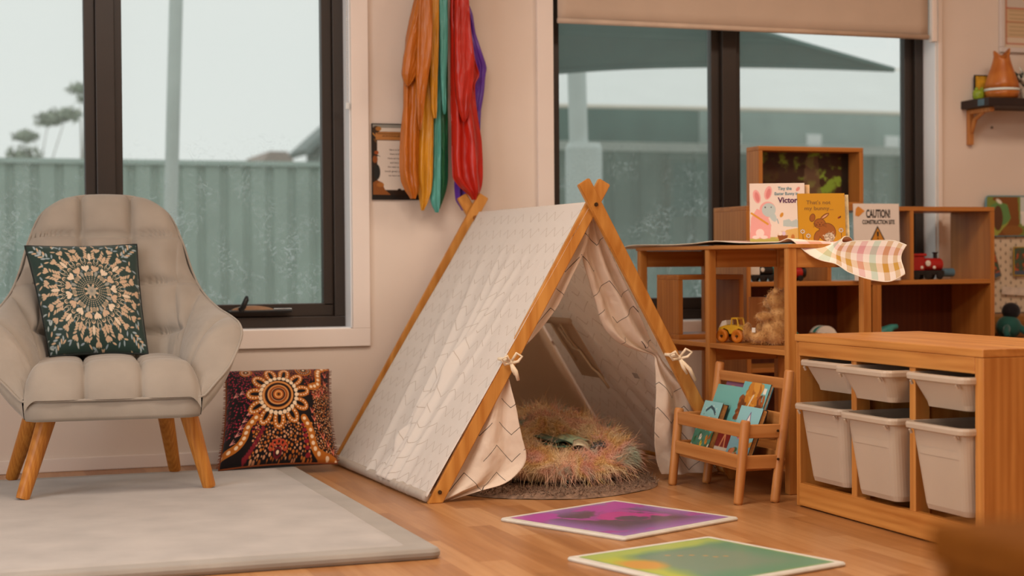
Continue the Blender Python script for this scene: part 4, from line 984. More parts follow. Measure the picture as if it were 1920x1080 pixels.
# ------------------------------------------------------------------ silks on the wall
def satin(name, c, rough=.34):
    m, nt, b = new_mat(name); mp = coords(nt, (1, 1, .3)); no = N(nt, 'ShaderNodeTexNoise'); no.inputs['Scale'].default_value = 30; no.inputs['Detail'].default_value = 5; nt.links.new(mp.outputs[0], no.inputs['Vector'])
    c = np.array(rgb(c)); r = ramp(nt, no.outputs['Fac'], [(.3, c * .93), (.7, np.clip(c * 1.06, 0, 1))]); nt.links.new(r.outputs[0], b.inputs['Base Color'])
    b.inputs['Roughness'].default_value = rough; b.inputs['Specular IOR Level'].default_value = .5; b.inputs['Sheen Weight'].default_value = .0
    b.inputs['Sheen Tint'].default_value = lin(np.clip(c * 1.3, 0, 1)); bump(nt, b, no.outputs['Fac'], .25, .004); return m
def wpt(X, Y, v=5.985):  # wall-plane position measured from the hanging edge of the cloth
    x = 680 + .3704 * X; y = .3704 * Y
    return 1.7 + (x - 779.) / 573.4 * (1 + (x - 779) * 2.3e-5), 1.744 - y * .002040 - (x - 779) * .00001
def drape(parent, name, rows, mat, v, amp=.014, folds=4, phase=0, thick=.02, top=1.93, seed=0):
    rows = [(wpt(0, r[0])[1], wpt(r[1], r[0])[0], wpt(r[2], r[0])[0]) for r in rows]
    u0 = (rows[0][1] + rows[0][2]) / 2; w0 = (rows[0][2] - rows[0][1])
    rows = [(top, u0 - w0 * .22 + (1.88 - u0) * .5, u0 + w0 * .22 + (1.88 - u0) * .5)] + rows
    n1, n2 = 150, 48; zr = np.array([r[0] for r in rows]); zs = np.linspace(zr[0], zr[-1], n1)
    a = np.interp(-zs, -zr, [r[1] for r in rows]); b = np.interp(-zs, -zr, [r[2] for r in rows])
    ker = np.array([1, 2, 3, 2, 1]) / 9.; pad = lambda q: np.concatenate([[q[0]] * 2, q, [q[-1]] * 2]); a = np.convolve(pad(a), ker, 'valid'); b = np.convolve(pad(b), ker, 'valid')
    q = np.linspace(0, 1, n2)[None]; z = zs[:, None]; w = (b - a)[:, None]
    U = a[:, None] + w * q
    warp = q + .10 * (fbm(q * 1.5 + 0 * z, z * 2.2 + 0 * q, 1.6, 50 + seed) - .5) * 2
    f = np.sin(warp * PI * (folds - 1) + phase + 2.5 * (z - 1.4)); f = np.sign(f) * np.abs(f) ** .8
    am = amp * np.clip(w / .10, .3, 1.3)
    V = v - thick * np.sin(PI * q) ** .5 * np.clip(w / .06, .2, 1) - am * f - .012 * (fbm(q * 3 + 0 * z, z * 6 + 0 * q, 1.5, 60 + seed) - .5)
    bp = v + .004 + 0 * U
    P = np.concatenate([np.stack([U, V, z + 0 * q], -1), np.stack([U, bp, z + 0 * q], -1)[:, ::-1]], 1).transpose(1, 0, 2)
    P = P - np.array(parent.location)[None, None]
    return link(name, grid(P, closed_u=True), mat, parent)
def silk(nm, label, rows, folds_rows, mat, v, **kw):
    t = thing('silk_scarf', label, 'scarf', (1.88, v, 1.93), group='play silks hanging on the wall')
    drape(t, 'drape', rows, mat, v, **kw)
    for i, fr in enumerate(folds_rows): drape(t, 'folded_layer', fr, mat, v - .035 - .012 * i, amp=.009, folds=3, phase=i + .5, seed=9 + i + kw.get('seed', 0))
    return t
silk('purple', 'purple satin play silk hanging behind the red one, rightmost on the wall', [(0, 600, 652), (50, 608, 678), (150, 620, 695), (250, 640, 735), (330, 650, 766), (365, 650, 755), (450, 655, 745), (550, 640, 722), (620, 600, 718), (735, 575, 712), (800, 565, 690), (930, 555, 640), (1010, 562, 625), (1060, 605, 622)], [], satin('purple_satin', '#5f2a9c'), 5.995, amp=.010, folds=4, seed=1)
silk('green', 'emerald green satin play silk between the teal and red ones', [(0, 474, 518), (150, 480, 518), (300, 470, 516), (500, 460, 515), (600, 452, 515), (800, 450, 515), (905, 450, 513), (960, 453, 500), (1030, 450, 472), (1052, 450, 460)], [], satin('green_satin', '#17603a'), 5.985, amp=.009, folds=3, seed=2)
silk('teal', 'pale teal satin play silk hanging between the mustard and green ones', [(0, 430, 488), (150, 424, 485), (300, 418, 478), (400, 416, 470), (600, 412, 460), (800, 404, 458), (900, 400, 456), (1000, 390, 454), (1040, 402, 450), (1072, 425, 440)], [[(0, 436, 490), (150, 440, 492), (300, 440, 486), (400, 444, 478), (500, 450, 476), (560, 455, 474), (578, 462, 470)]], satin('teal_satin', '#4f9c90'), 5.965, amp=.009, folds=4, seed=3)
silk('yellow', 'mustard yellow satin play silk second from the left on the wall', [(0, 368, 434), (150, 372, 434), (300, 368, 426), (400, 345, 420), (500, 330, 415), (600, 320, 412), (700, 310, 410), (800, 304, 406), (900, 299, 402), (970, 316, 392), (1030, 328, 368), (1062, 334, 344)], [[(0, 378, 434), (200, 380, 432), (400, 376, 424), (550, 382, 418), (600, 395, 414)]], satin('mustard_satin', '#c98a1c'), 5.96, amp=.010, folds=4, seed=4)
silk('orange', 'rust orange satin play silk, leftmost on the wall, half covering the poster', [(0, 295, 380), (100, 265, 380), (200, 240, 385), (400, 225, 350), (550, 222, 330), (650, 208, 320), (750, 200, 315), (850, 197, 312), (920, 207, 317), (970, 234, 312), (1004, 265, 292)], [[(0, 297, 370), (100, 266, 360), (200, 236, 345), (300, 210, 320), (385, 197, 290), (425, 210, 262), (444, 225, 240)], [(0, 300, 378), (150, 288, 380), (300, 280, 372), (400, 278, 352), (500, 282, 335), (580, 285, 322), (630, 290, 312), (664, 294, 302)]], satin('rust_satin', '#b8661a'), 5.945, amp=.011, folds=5, seed=5)
silk('red', 'bright red satin play silk hanging over the purple one', [(0, 512, 612), (100, 510, 625), (200, 512, 640), (300, 511, 662), (375, 510, 692), (420, 510, 662), (500, 511, 666), (600, 513, 682), (700, 514, 702), (800, 514, 708), (900, 520, 708), (945, 560, 700), (985, 620, 680), (1008, 640, 664)], [[(0, 520, 606), (150, 516, 618), (300, 516, 640), (400, 518, 634), (500, 526, 618), (560, 540, 606), (600, 556, 592), (616, 568, 578)]], satin('red_satin', '#b8200e'), 5.94, amp=.012, folds=5, seed=6)
t = thing('peg_rail', 'wooden peg rail above the silks, out of the picture top', 'rail', (1.88, 6.05, 1.95))
MB().box((-.25, -.012, -.03), (.25, .01, .03), .004).build('rail_board', M_beech_x, t)
for i in range(6):
    m = MB(); m.tube([(-.18 + i * .072, -.01, 0), (-.18 + i * .072, -.11, .012)], [.008, .010], 12); m.build('peg', M_beech_y, t, smooth=True)

# ------------------------------------------------------------------ poster beside the silks
M_paint = painted('poster_print', .35, .4)
def poster():
    u0, u1, z0, z1 = 1.577, 1.772, .989, 1.275; v = VW - .004
    t = thing('wall_poster', 'framed ochre bordered poster with a white text panel, half hidden behind the orange silk', 'poster', (u0, v, z0))
    c = Cv(110, 150, .68, '#1c1512'); r = np.random.default_rng(2)
    c.rect(0, .0, .68, 1, '#2a1c12'); c.rect(.0, .955, .68, 1, '#8d8a80')
    c.rect(.05, .90, .68, .955, '#d6cabb'); c.rect(.04, .79, .68, .90, '#b5793f'); c.rect(.06, .865, .68, .885, '#8a5a2c')
    c.rect(.06, .12, .66, .785, '#dccdbe')
    c.poly([(0, .06), (0, .22), (.06, .25), (.13, .22), (.16, .13), (.24, .06)], '#8a4f1f'); c.ell(.10, .19, .05, .03, '#a8672b')
    c.rect(0, .0, .68, .055, '#17110e'); c.poly([(.40, .05), (.42, .12), (.47, .13), (.49, .05)], '#241912'); c.ell(.365, .12, .025, .02, '#241912')
    c.ell(.055, .36, .045, .10, '#1d2120'); c.ell(.03, .53, .035, .05, '#8b4a1c'); c.ell(.05, .62, .03, .025, '#9c4a1a'); c.poly([(.05, .60), (.11, .565), (.05, .58)], '#1f1a18')
    c.ell(.05, .93, .05, .045, '#3a2512'); c.ell(.08, .94, .04, .03, '#a36b2e'); c.seg(.0, .88, .04, .84, .02, '#b27a3c'); c.seg(.02, .80, .05, .76, .015, '#6d4a20')
    card('poster_print', c, (0, -.008, 0), (u1 - u0, 0, 0), (0, 0, z1 - z0), M_paint, t)
    MB().box((-.003, -.0072, -.003), (u1 - u0 + .003, 0, z1 - z0 + .003)).build('poster_board', M_black, t)
    ink = plain('ink', '#4a3a33', .6, .02, 5); X = (1, 0, 0); Zv = (0, 0, 1)
    text_mesh('ACKNOWLEDGEMENT', (.038, -.008, .238), X, Zv, .0065, plain('ink_dark', '#241610', .6), t, width=.12)
    for i, (s_, x, w_) in enumerate((('Here is the land', .066, .062), ('Here is the sky', .068, .058), ('Here are my friends', .060, .075), ('and here am I', .068, .052), ('We made to thank', .058, .068), ('Small great people', .047, .085), ('we learn and play', .062, .066))):
        text_mesh(s_, (x, -.008, .186 - i * .0165), X, Zv, .0062, ink, t, width=w_)
poster()

# ------------------------------------------------------------------ light up floor tiles
def tile(cx, cy, ang, s, cols, label, kind):
    t = thing('sensory_floor_tile', label, 'floor tile', (cx, cy, 0), -ang, 'liquid floor tiles')
    h = s / 2; v, f = rslab(-h, -h, h, h, 0, .010, (0, 0), .012, .003)
    MB().add(v, f).build('tile_rim', plain('tile_rim_' + kind, '#d2ccbf', .45, .03, 30), t)
    c = Cv(220, 220, 1, cols[0]); X, Y = c.X, c.Y; n = fbm(X, Y, 3.2, 5 if kind == 'p' else 6, 5); n2 = fbm(X + n * .5, Y + n * .4, 5, 8, 5)
    ed = np.minimum(np.minimum(X, 1 - X), np.minimum(Y, 1 - Y))
    def mixin(mask, col, soft=.04): k = np.clip(mask / soft + .5, 0, 1)[..., None]; c.C = c.C * (1 - k) + np.array(rgb(col)) * k
    if kind == 'p':
        c.C[:] = rgb('#5d4c5e'); mixin(.17 + .08 * (n - .5) - ed, '#8a63a0', .16); mixin(.035 - ed, '#a678b8', .08)
        mixin(n2 - .615 + .3 * np.clip(.3 - np.abs(Y - .78 + .2 * (X - .3)), -.4, .12) - .0, '#a34f9a', .08)
        d = np.hypot(X - .55, (Y - .45)); mixin((.13 - np.abs(d - .13)) - .085 + .3 * (n2 - .5), '#b8408f', .03)
        mixin(.10 - np.abs(Y - .86) + .5 * (n2 - .6), '#b04ba6', .05)
    else:
        c.C[:] = rgb('#75907c'); mixin(.18 + .1 * (n - .5) - ed, '#5f9276', .16)
        mixin(.22 - X - (.8 - Y) * .12 + .25 * (n - .5), '#b6bf4e', .14); mixin(.13 - np.hypot(X - .12, Y - .60) + .1 * (n2 - .5), '#cf9a4a', .07); mixin(.09 - np.abs(Y - .95) + .2 * (n - .5), '#a9bc62', .1); mixin(.012 - ed, '#8fb26a', .03)
        for (x, y) in ((.42, .72), (.53, .64), (.58, .58), (.66, .50), (.60, .52), (.47, .67)): c.ell(x, y, .014, .018, '#cf9c5c', .7, .8)
    g = s * .045; card('liquid_panel', c, (-h + g, -h + g, .0104), (s - 2 * g, 0, 0), (0, s - 2 * g, 0), painted('liquid_' + kind, .28, .5), t)
# tile axes: direction of (left->near) etc come from the measured corners
tile(1.835, 4.283, math.radians(-24.2) + PI / 2 * 0, .487, ['#5a4a60'], 'purple and pink liquid sensory tile lying flat, the one nearer the tent', 'p')
tile(1.772, 3.603, math.radians(-17.2), .487, ['#75907c'], 'green and yellow liquid sensory tile lying flat, the one nearer the camera', 'g')

# ------------------------------------------------------------------ drawer bin unit
TU0, TV0, TW, TD, TH = 2.448, 3.414, .94, .44, .52
t = thing('storage_bench', 'low pine storage frame with three columns of white bins', 'storage unit', (TU0, TV0, 0))
MB().box((0, 0, .0), (.13, .036, TH - .0225), .002).box((.1305, .0, 0), (.30, .036, TH - .0225), .002).box((.3005, 0, 0), (TD, .036, TH - .0225), .002).build('end_panel', M_pine_z, t)
MB().box((.002, TW - .022, 0), (TD, TW, TH - .0225), .003).build('end_panel', M_pine_z, t)
MB().box((-.002, .0, TH - .022), (TD, TW + .002, TH), .003).build('top_board', M_pine_y, t)
MB().box((-.001, .036, TH - .064), (.022, TW - .022, TH - .022), .002).build('front_rail', M_pine_y, t)
MB().box((-.001, .036, .004), (.022, TW - .022, .072), .002).build('bottom_rail', M_pine_y, t)
MB().box((.022, .036, .03), (TD - .02, TW - .022, .05)).build('bottom_board', M_pine_y, t)
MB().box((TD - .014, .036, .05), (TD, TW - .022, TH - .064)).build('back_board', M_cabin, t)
for a, b in ((.306, .334), (.600, .628)):
    MB().box((.004, a, .05), (.05, b, TH - .022), .002).box((.05, (a + b) / 2 - .004, .05), (TD - .02, (a + b) / 2 + .004, TH - .022)).build('divider_post', M_pine_z, t)
m = MB()
for x, y in ((.03, .02), (.03, TW - .02), (.03, .47)): pass
M_bin = plain('milky_plastic', '#bda994', .38, .02, 6, spec=.45)
mm, nt_, b_ = M_bin, M_bin.node_tree, M_bin.node_tree.nodes['Principled BSDF']; b_.inputs['Subsurface Weight'].default_value = .15; b_.inputs['Subsurface Radius'].default_value = (.02, .015, .01)
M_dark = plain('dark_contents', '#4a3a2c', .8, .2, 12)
def bin_(u_front, vc, z_top, h, wv, du, label, deep, taper):
    t = thing('storage_bin', label, 'storage bin', (u_front, vc, z_top), 0, 'white plastic bins in the pine bench')
    def ring(hw, d0, d1, z, rad=.03, n=6):
        pts = []
        for (cx, cy, a0) in ((d1 - rad, hw - rad, 0), (d0 + rad, hw - rad, PI / 2), (d0 + rad, -hw + rad, PI), (d1 - rad, -hw + rad, 1.5 * PI)):
            for i in range(n + 1): a = a0 + PI / 2 * i / n; pts.append((cx + rad * math.cos(a), cy + rad * math.sin(a), z))
        return pts
    L = du; hw = wv / 2; rs = [ring(hw - .018 - taper, .03 + taper * .8, L - .03, -h + .006, .02), ring(hw - .012 - taper, .024 + taper * .8, L - .024, -h + .02), ring(hw - .012, .018, L - .018, -.022), ring(hw - .010, .015, L - .015, -.019), ring(hw - .004, .006, L - .004, -.018), ring(hw - .001, .001, L, -.016), ring(hw, 0, L, -.006), ring(hw - .002, .002, L - .002, 0), ring(hw - .014, .016, L - .016, 0), ring(hw - .016, .02, L - .02, -.008), ring(hw - .018 - taper * .3, .024, L - .024, -h * .35)]
    n = len(rs[0]); v = [p for r_ in rs for p in r_]; f = [(i * n + j, i * n + (j + 1) % n, (i + 1) * n + (j + 1) % n, (i + 1) * n + j) for i in range(len(rs) - 1) for j in range(n)]; f.append(tuple(range(n))[::-1])
    MB().add(v, f).build('bin_body', M_bin, t, smooth=False)
    m2 = MB(); m2.tube([(.010, -hw * .75, -.030), (.004, -hw * .74, -.020)], .004, 8); m2.tube([(.010, hw * .75, -.030), (.004, hw * .74, -.020)], .004, 8); m2.build('rim_brackets', M_bin, t)
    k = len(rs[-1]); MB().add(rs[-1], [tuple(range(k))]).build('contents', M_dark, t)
cols = [(4.167, 'far left'), (3.877, 'middle'), (3.580, 'near right')]
small = [(2.425, 'shallow white bin in the top row, nearest the book rack'), (2.372, 'shallow white bin in the top row, pulled out in the middle'), (2.408, 'shallow white bin in the top row, nearest the bench end panel')]
large = [(2.405, 'deep white bin in the bottom row, nearest the book rack'), (2.388, 'deep white bin in the bottom row, in the middle'), (2.405, 'deep white bin in the bottom row, nearest the bench end panel')]
for (vc, _), (uf, lb) in zip(cols, small): bin_(uf, vc, .447, .095, .272, .42, lb, False, .022)
for (vc, _), (uf, lb) in zip(cols, large): bin_(uf, vc, .318, .235, .272, .42, lb, True, .022)

# ------------------------------------------------------------------ small book rack
RF, RB, RN, RL = 2.300, 2.455, 4.43, 4.90
t = thing('book_rack', 'small wooden front-facing book rack standing beside the pine storage bench', 'book rack', (2.37, 4.665, 0))
def rl(p): return (p[0] - 2.37, p[1] - 4.665, p[2])
for v_ in (RN, RL):
    m = MB(); m.tube([rl((2.290, v_, 0)), rl((2.292, v_, .008)), rl((2.318, v_, .25)), rl((2.319, v_, .256))], [.0125, .0145, .0155, .012], 16); m.build('leg', M_beech_z, t, smooth=True)
    m = MB(); m.tube([rl((2.415, v_, 0)), rl((2.418, v_, .01)), rl((2.470, v_, .40)), rl((2.471, v_, .405))], [.0125, .0145, .0155, .012], 16); m.build('leg', M_beech_z, t, smooth=True)
for (u_, z0, z1) in ((2.312, .203, .246), (2.302, .108, .150)):
    MB().bar(rl((u_, RN + .010, (z0 + z1) / 2)), rl((u_, RL - .010, (z0 + z1) / 2)), .012, z1 - z0, bev=.003).build('front_rail', M_beech_y, t)
MB().bar(rl((2.466, RN + .008, .362)), rl((2.466, RL - .008, .362)), .012, .034, bev=.004).build('back_rail', M_beech_y, t)
MB().bar(rl((2.445, RN + .008, .25)), rl((2.445, RL - .008, .25)), .010, .05, bev=.003).build('back_rail', M_beech_y, t)
MB().bar(rl((2.43, RN + .008, .14)), rl((2.43, RL - .008, .14)), .010, .04, bev=.003).build('back_rail', M_beech_y, t)
for v_ in (RN, RL):
    for z_, (ua, ub) in ((.222, (2.33, 2.438)), (.128, (2.32, 2.424))):
        MB().bar(rl((ua - .008, v_, z_)), rl((ub + .005, v_, z_ - .002)), .012, .042, bev=.003).build('side_rail', M_beech_x, t)
MB().box(rl((2.31, RN + .02, .098)), rl((2.42, RL - .02, .106)), .002).build('base_slat', M_beech_y, t)
for (v_, z_) in ((4.418, .222), (4.418, .135)): screw(0, 0, 0, t, .004).location = rl((2.42, v_ - .003, z_))
# books in the rack lean back: each book is a cover card on a block of pages
M_cover = painted('printed_cover', .35, .45)
def slab_book(name, label, group, origin, ux, uy, w, h, thick, cv, edge='#e6dac4', back='#6aa9a4', extra=None):
    """origin: bottom left of the front cover; ux right, uy up (unit)."""
    ux = np.array(ux, float); ux /= np.linalg.norm(ux); uy = np.array(uy, float); uy /= np.linalg.norm(uy); n = np.cross(ux, uy); o = np.array(origin, float)
    t = thing(name, label, 'book', tuple(o), 0, group)
    card('front_cover', cv, (0, 0, 0), ux * w, uy * h, M_cover, t, .0006)
    def blk(w0, w1, h0, h1, d0, d1, mat, nm):
        v = [ux * a + uy * b - n * d for d in (d0, d1) for b in (h0, h1) for a in (w0, w1)]
        f = [(0, 1, 3, 2), (4, 6, 7, 5), (0, 4, 5, 1), (2, 3, 7, 6), (0, 2, 6, 4), (1, 5, 7, 3)]; return MB().add(v, f).build(nm, mat, t)
    blk(0, w, 0, h, 0, .002, M_edgecard, 'cover_board')
    blk(.003, w - .003, .003, h - .003, .002, thick - .002, plain('page_edges', edge, .8, .12, 90), 'pages')
    blk(0, w, 0, h, thick - .002, thick, plain('back_board', back, .5, .08, 20), 'back_board')
    return t, ux, uy, n
M_edgecard = plain('cover_card', '#3d3a34', .6, .1, 20)
def lean(z, u0=2.323, z0=.112, k=.42): return u0 + (z - z0) * k
uyv = np.array((.40, 0, 1.)); uyv /= np.linalg.norm(uyv); uxv = (0, -1, 0)
G = 'picture books in the wooden rack'
def cv_teal():
    c = Cv(70, 100, .8, '#6fb5ae'); c.rect(0, 0, .8, .06, '#8fae5c'); c.rect(.76, 0, .8, 1, '#2f4a48'); return c
def cv_lion():
    c = Cv(100, 130, .72, '#6cb3b4'); r = np.random.default_rng(1)
    for _ in range(60): c.ell(.20 + .32 * r.random(), .66 + .3 * r.random(), .05, .10, ('#c07a22', '#a8641c', '#d29238')[int(3 * r.random())], r.normal())
    for _ in range(26): c.ell(.05 + .15 * r.random(), .42 + .34 * r.random(), .035, .06, ('#6b3a1c', '#8a4a20', '#a35b28')[int(3 * r.random())], r.normal())
    for _ in range(24): c.ell(.50 + .16 * r.random(), .48 + .3 * r.random(), .03, .06, ('#6b3a1c', '#a35b28')[int(2 * r.random())], r.normal())
    for _ in range(40): c.ell(.2 + .3 * r.random(), .40 + .18 * r.random(), .03, .045, ('#d8c6b2', '#e9ddcc', '#b79a84')[int(3 * r.random())], r.normal())
    c.seg(.30, .62, .36, .80, .03, '#d8cbb8'); c.rect(.58, .84, .66, .93, '#e8e2d2'); return c
def cv_small(seed, sky='#8cc3c4', low='#9bb04e', rocket=False):
    c = Cv(90, 100, .8, sky); r = np.random.default_rng(seed)
    c.poly([(0, .42), (.25, .55), (.55, .48), (.8, .36), (.8, 0), (0, 0)], low)
    for _ in range(9): c.ell(r.random() * .8, r.random() * .5, .05 + .04 * r.random(), .045, ('#c98a3a', '#d9cdb4', '#4b7f6c', '#a2562e', '#3d6a4a')[int(5 * r.random())], r.random())
    if rocket:
        c.poly([(.34, .45), (.34, .72), (.42, .90), (.50, .72), (.50, .45)], '#e9e4dc'); c.line([(.34, .45), (.34, .72), (.42, .90), (.50, .72), (.50, .45)], .018, '#6a4a78'); c.poly([(.34, .55), (.24, .40), (.34, .45)], '#c8607c'); c.poly([(.50, .55), (.60, .40), (.50, .45)], '#c8607c'); c.ell(.42, .66, .035, .035, '#4a7f9c'); c.line([(.38, .38), (.42, .24), (.46, .38)], .025, '#d98a3c')
        c.ell(.2, .2, .10, .05, '#c9774a', .4); c.ell(.62, .2, .08, .05, '#e4d8c0'); return c
    c.line([(.2, .82), (.35, .90), (.5, .86), (.62, .78)], .05, '#2f4f5c'); c.line([(.25, .66), (.4, .70), (.55, .64)], .035, '#eef0e8'); c.line([(.25, .62), (.45, .64), (.58, .58)], .02, '#eef0e8')
    for _ in range(24): c.ell(r.random() * .8, r.random(), .012, .012, ('#f0e8d8', '#c8542e', '#355b4c')[int(3 * r.random())])
    return c
def cv_fruit():
    c = cv_small(14, '#57a8a4', '#4f8a72')
    r = np.random.default_rng(6)
    for _ in range(16): x, y = r.random() * .8, r.random() * .6; c.ell(x, y, .05, .06, ('#d98a2c', '#e0c23c', '#3c7a4a', '#efe6d0')[int(4 * r.random())], r.random()); c.seg(x, y, x + .04, y + .07, .012, '#1f3a30')
    return c
slab_book('picture_book', 'large plain teal picture book leaning at the back left of the wooden rack', G, (lean(.17) + .045, 4.885, .17), uxv, uyv, .185, .175, .010, cv_teal(), back='#2f5a58')
slab_book('picture_book', 'large picture book with an orange lion painting leaning at the back right of the rack', G, (lean(.15) + .035, 4.690, .155), uxv, uyv, .175, .215, .012, cv_lion(), edge='#d7c3a4', back='#2f6a78')
c = cv_fruit(); c2 = cv_small(3); c2.C[:50] = c.C[:50]
slab_book('picture_book', 'board book with blue top and fruit pattern, front left in the rack', G, (2.333, 4.870, .112), uxv, uyv, .130, .182, .022, c2, edge='#b0763c', back='#1c1612')
slab_book('picture_book', 'small pale blue board book with a rocket drawing at the front right of the rack', G, (2.333, 4.615, .112), uxv, uyv, .145, .186, .018, cv_small(8, '#8fc6ca', '#7fb0ba', True), edge='#b98348', back='#1f1a18')
c = Cv(40, 60, .6, '#7c2420'); c.line([(.2, .3), (.3, .7), (.4, .3)], .05, '#c98a5c'); c.rect(0, 0, .6, .3, '#d9cdb8')
slab_book('picture_book', 'thin red book wedged between the two small board books in the rack', G, (2.345, 4.722, .114), uxv, uyv, .095, .12, .010, c)
c = Cv(100, 70, 1.5, '#7a4a6a'); c.ell(.35, .5, .3, .35, '#c47a36'); c.ell(.85, .45, .35, .35, '#c47a36'); c.ell(1.25, .5, .2, .4, '#7a2420'); c.ring(.12, .45, .08, .03, '#e0d0b8'); c.rect(1.38, .2, 1.46, .8, '#d8cbb4')
slab_book('picture_book', 'wide book with brown animal shapes standing against the back rail of the rack', G, (2.425, 4.845, .235), uxv, uyv, .225, .125, .012, c)

# ------------------------------------------------------------------ tall open shelf
SU0, SU1, SV0, SV1, SZ = 2.534, 2.835, 4.548, 5.725, .795
t = thing('open_shelf', 'tall open pine shelf with a cloth and two bunny books on top', 'shelf', (2.68, 5.13, 0))
def sl(p): return (p[0] - 2.68, p[1] - 5.13, p[2])
PV = [(SV0, SV0 + .03), (5.112, 5.142), (SV1 - .03, SV1)]
for a, b in PV:
    for u_ in (SU0, SU1 - .03): MB().box(sl((u_, a, 0)), sl((u_ + .03, b, SZ - .012)), .003).build('post', M_pine_z, t)
    MB().box(sl((SU0 + .03, a + .006, SZ - .075)), sl((SU1 - .03, b - .006, SZ - .014)), .002).build('cross_rail', M_pine_x, t)
    MB().box(sl((SU0 + .03, a + .006, .395)), sl((SU1 - .03, b - .006, .44)), .002).build('cross_rail', M_pine_x, t)
    MB().box(sl((SU0 + .03, a + .006, .04)), sl((SU1 - .03, b - .006, .09)), .002).build('cross_rail', M_pine_x, t)
MB().box(sl((SU0 - .004, SV0 - .004, SZ - .013)), sl((SU1 + .004, SV1 + .004, SZ)), .002).build('top_board', M_pine_y, t)
for (a, b) in ((PV[0][1], PV[1][0]), (PV[1][1], PV[2][0])):
    MB().box(sl((SU1 - .022, a, SZ - .075)), sl((SU1 - .004, b, SZ - .014)), .002).build('back_rail', M_pine_y, t)
    MB().box(sl((SU1 - .022, a, .395)), sl((SU1 - .004, b, .44)), .002).build('back_rail', M_pine_y, t)
    MB().box(sl((SU0 + .002, a, .44)), sl((SU1 - .002, b, .457)), .002).build('shelf_board', M_pine_y, t)
    MB().box(sl((SU0 + .002, a, .09)), sl((SU1 - .002, b, .107)), .002).build('shelf_board', M_pine_y, t)
ZSH = .457
# cloth on top with one end hanging off
def gingham(name):
    m, nt, b = new_mat(name); uv = N(nt, 'ShaderNodeUVMap'); sx = N(nt, 'ShaderNodeSeparateXYZ'); nt.links.new(uv.outputs[0], sx.inputs[0])
    def bands(sock, cols):
        mo = N(nt, 'ShaderNodeMath', operation='FRACT'); ml = N(nt, 'ShaderNodeMath', operation='MULTIPLY'); ml.inputs[1].default_value = 1 / .40; nt.links.new(sock, ml.inputs[0]); nt.links.new(ml.outputs[0], mo.inputs[0])
        r = N(nt, 'ShaderNodeValToRGB'); r.color_ramp.interpolation = 'CONSTANT'; e = r.color_ramp.elements
        while len(e) < len(cols): e.new(.5)
        for i, (el, c_) in enumerate(zip(e, cols)): el.position = i / len(cols); el.color = lin(c_)
        nt.links.new(mo.outputs[0], r.inputs[0]); return r
    W_ = '#efdfcf'
    a = bands(sx.outputs[0], [W_, '#c69a46', W_, '#d99a9a', W_, '#a5c8b0', W_, '#c08a34']); c = bands(sx.outputs[1], [W_, '#d2a050', W_, '#d99c9a', W_, '#b8b878'])
    mix = N(nt, 'ShaderNodeMix', data_type='RGBA', blend_type='MIX'); mix.inputs['Factor'].default_value = .42; nt.links.new(a.outputs[0], mix.inputs['A']); nt.links.new(c.outputs[0], mix.inputs['B'])
    nt.links.new(mix.outputs['Result'], b.inputs['Base Color']); b.inputs['Roughness'].default_value = .85; b.inputs['Specular IOR Level'].default_value = .15; return m
t = thing('gingham_cloth', 'pastel checked cloth on the open shelf, one end curling off to the right', 'cloth', (2.68, 5.0, SZ + .003))
n1, n2 = 90, 40; s = np.linspace(0, 1, n1)[:, None]; q = np.linspace(0, 1, n2)[None]
# spine of the cloth: along the top, over the near end, then out and down
spine = np.array([(2.66, 5.86, .790, .135, 0), (2.67, 5.73, .803, .15, 0), (2.68, 5.40, .801, .155, 0), (2.68, 5.15, .803, .155, 0), (2.68, 4.80, .801, .155, 0), (2.68, 4.64, .801, .135, 0), (2.675, 4.57, .800, .105, .0), (2.675, 4.50, .768, .040, .72), (2.68, 4.42, .752, .050, .96), (2.70, 4.34, .742, .060, 1.0), (2.72, 4.26, .738, .062, 1.0), (2.73, 4.20, .742, .044, 1.0)])
sp_ = cat(spine, s[:, 0]); C0 = sp_[:, :3]; hw = sp_[:, 3]; tw = sp_[:, 4]
across = np.stack([np.cos(tw * PI / 2 * .88), 0 * tw, np.sin(tw * PI / 2 * .88)], 1)
e = (2 * q - 1)
P = C0[:, None, :] + across[:, None, :] * (hw[:, None] * e)[..., None]
P[..., 2] += .004 * np.sin(9 * s + 3 * q) * (tw[:, None] < .05) * np.clip((s * 6), 0, 1) * 0 + .001
P[..., 1] += (.018 * np.sin(e * 2.2 + 1) * tw[:, None])
P[..., 2] += .007 * np.exp(-((s - .30) / .03) ** 2) * (1 + 0 * q)
uv = np.stack([s * 1.75 + 0 * q, q * .31 + 0 * s], -1); o = link('cloth_sheet', grid(P - np.array((2.68, 5.0, SZ + .003)), uv=uv), gingham('pastel_gingham'), t); solidify(o, .002)
m = MB(); pr = [tuple(P[i, -1] - np.array((2.68, 5.0, SZ + .003))) for i in range(n1)] + [tuple(P[-1, j] - np.array((2.68, 5.0, SZ + .003))) for j in range(n2 - 1, -1, -1)] + [tuple(P[i, 0] - np.array((2.68, 5.0, SZ + .003))) for i in range(n1 - 1, -1, -1)]
m.tube(pr, .0018, 6); m.build('stitched_hem', fabric('cream_hem', '#eaddc8', .1), t, smooth=True)

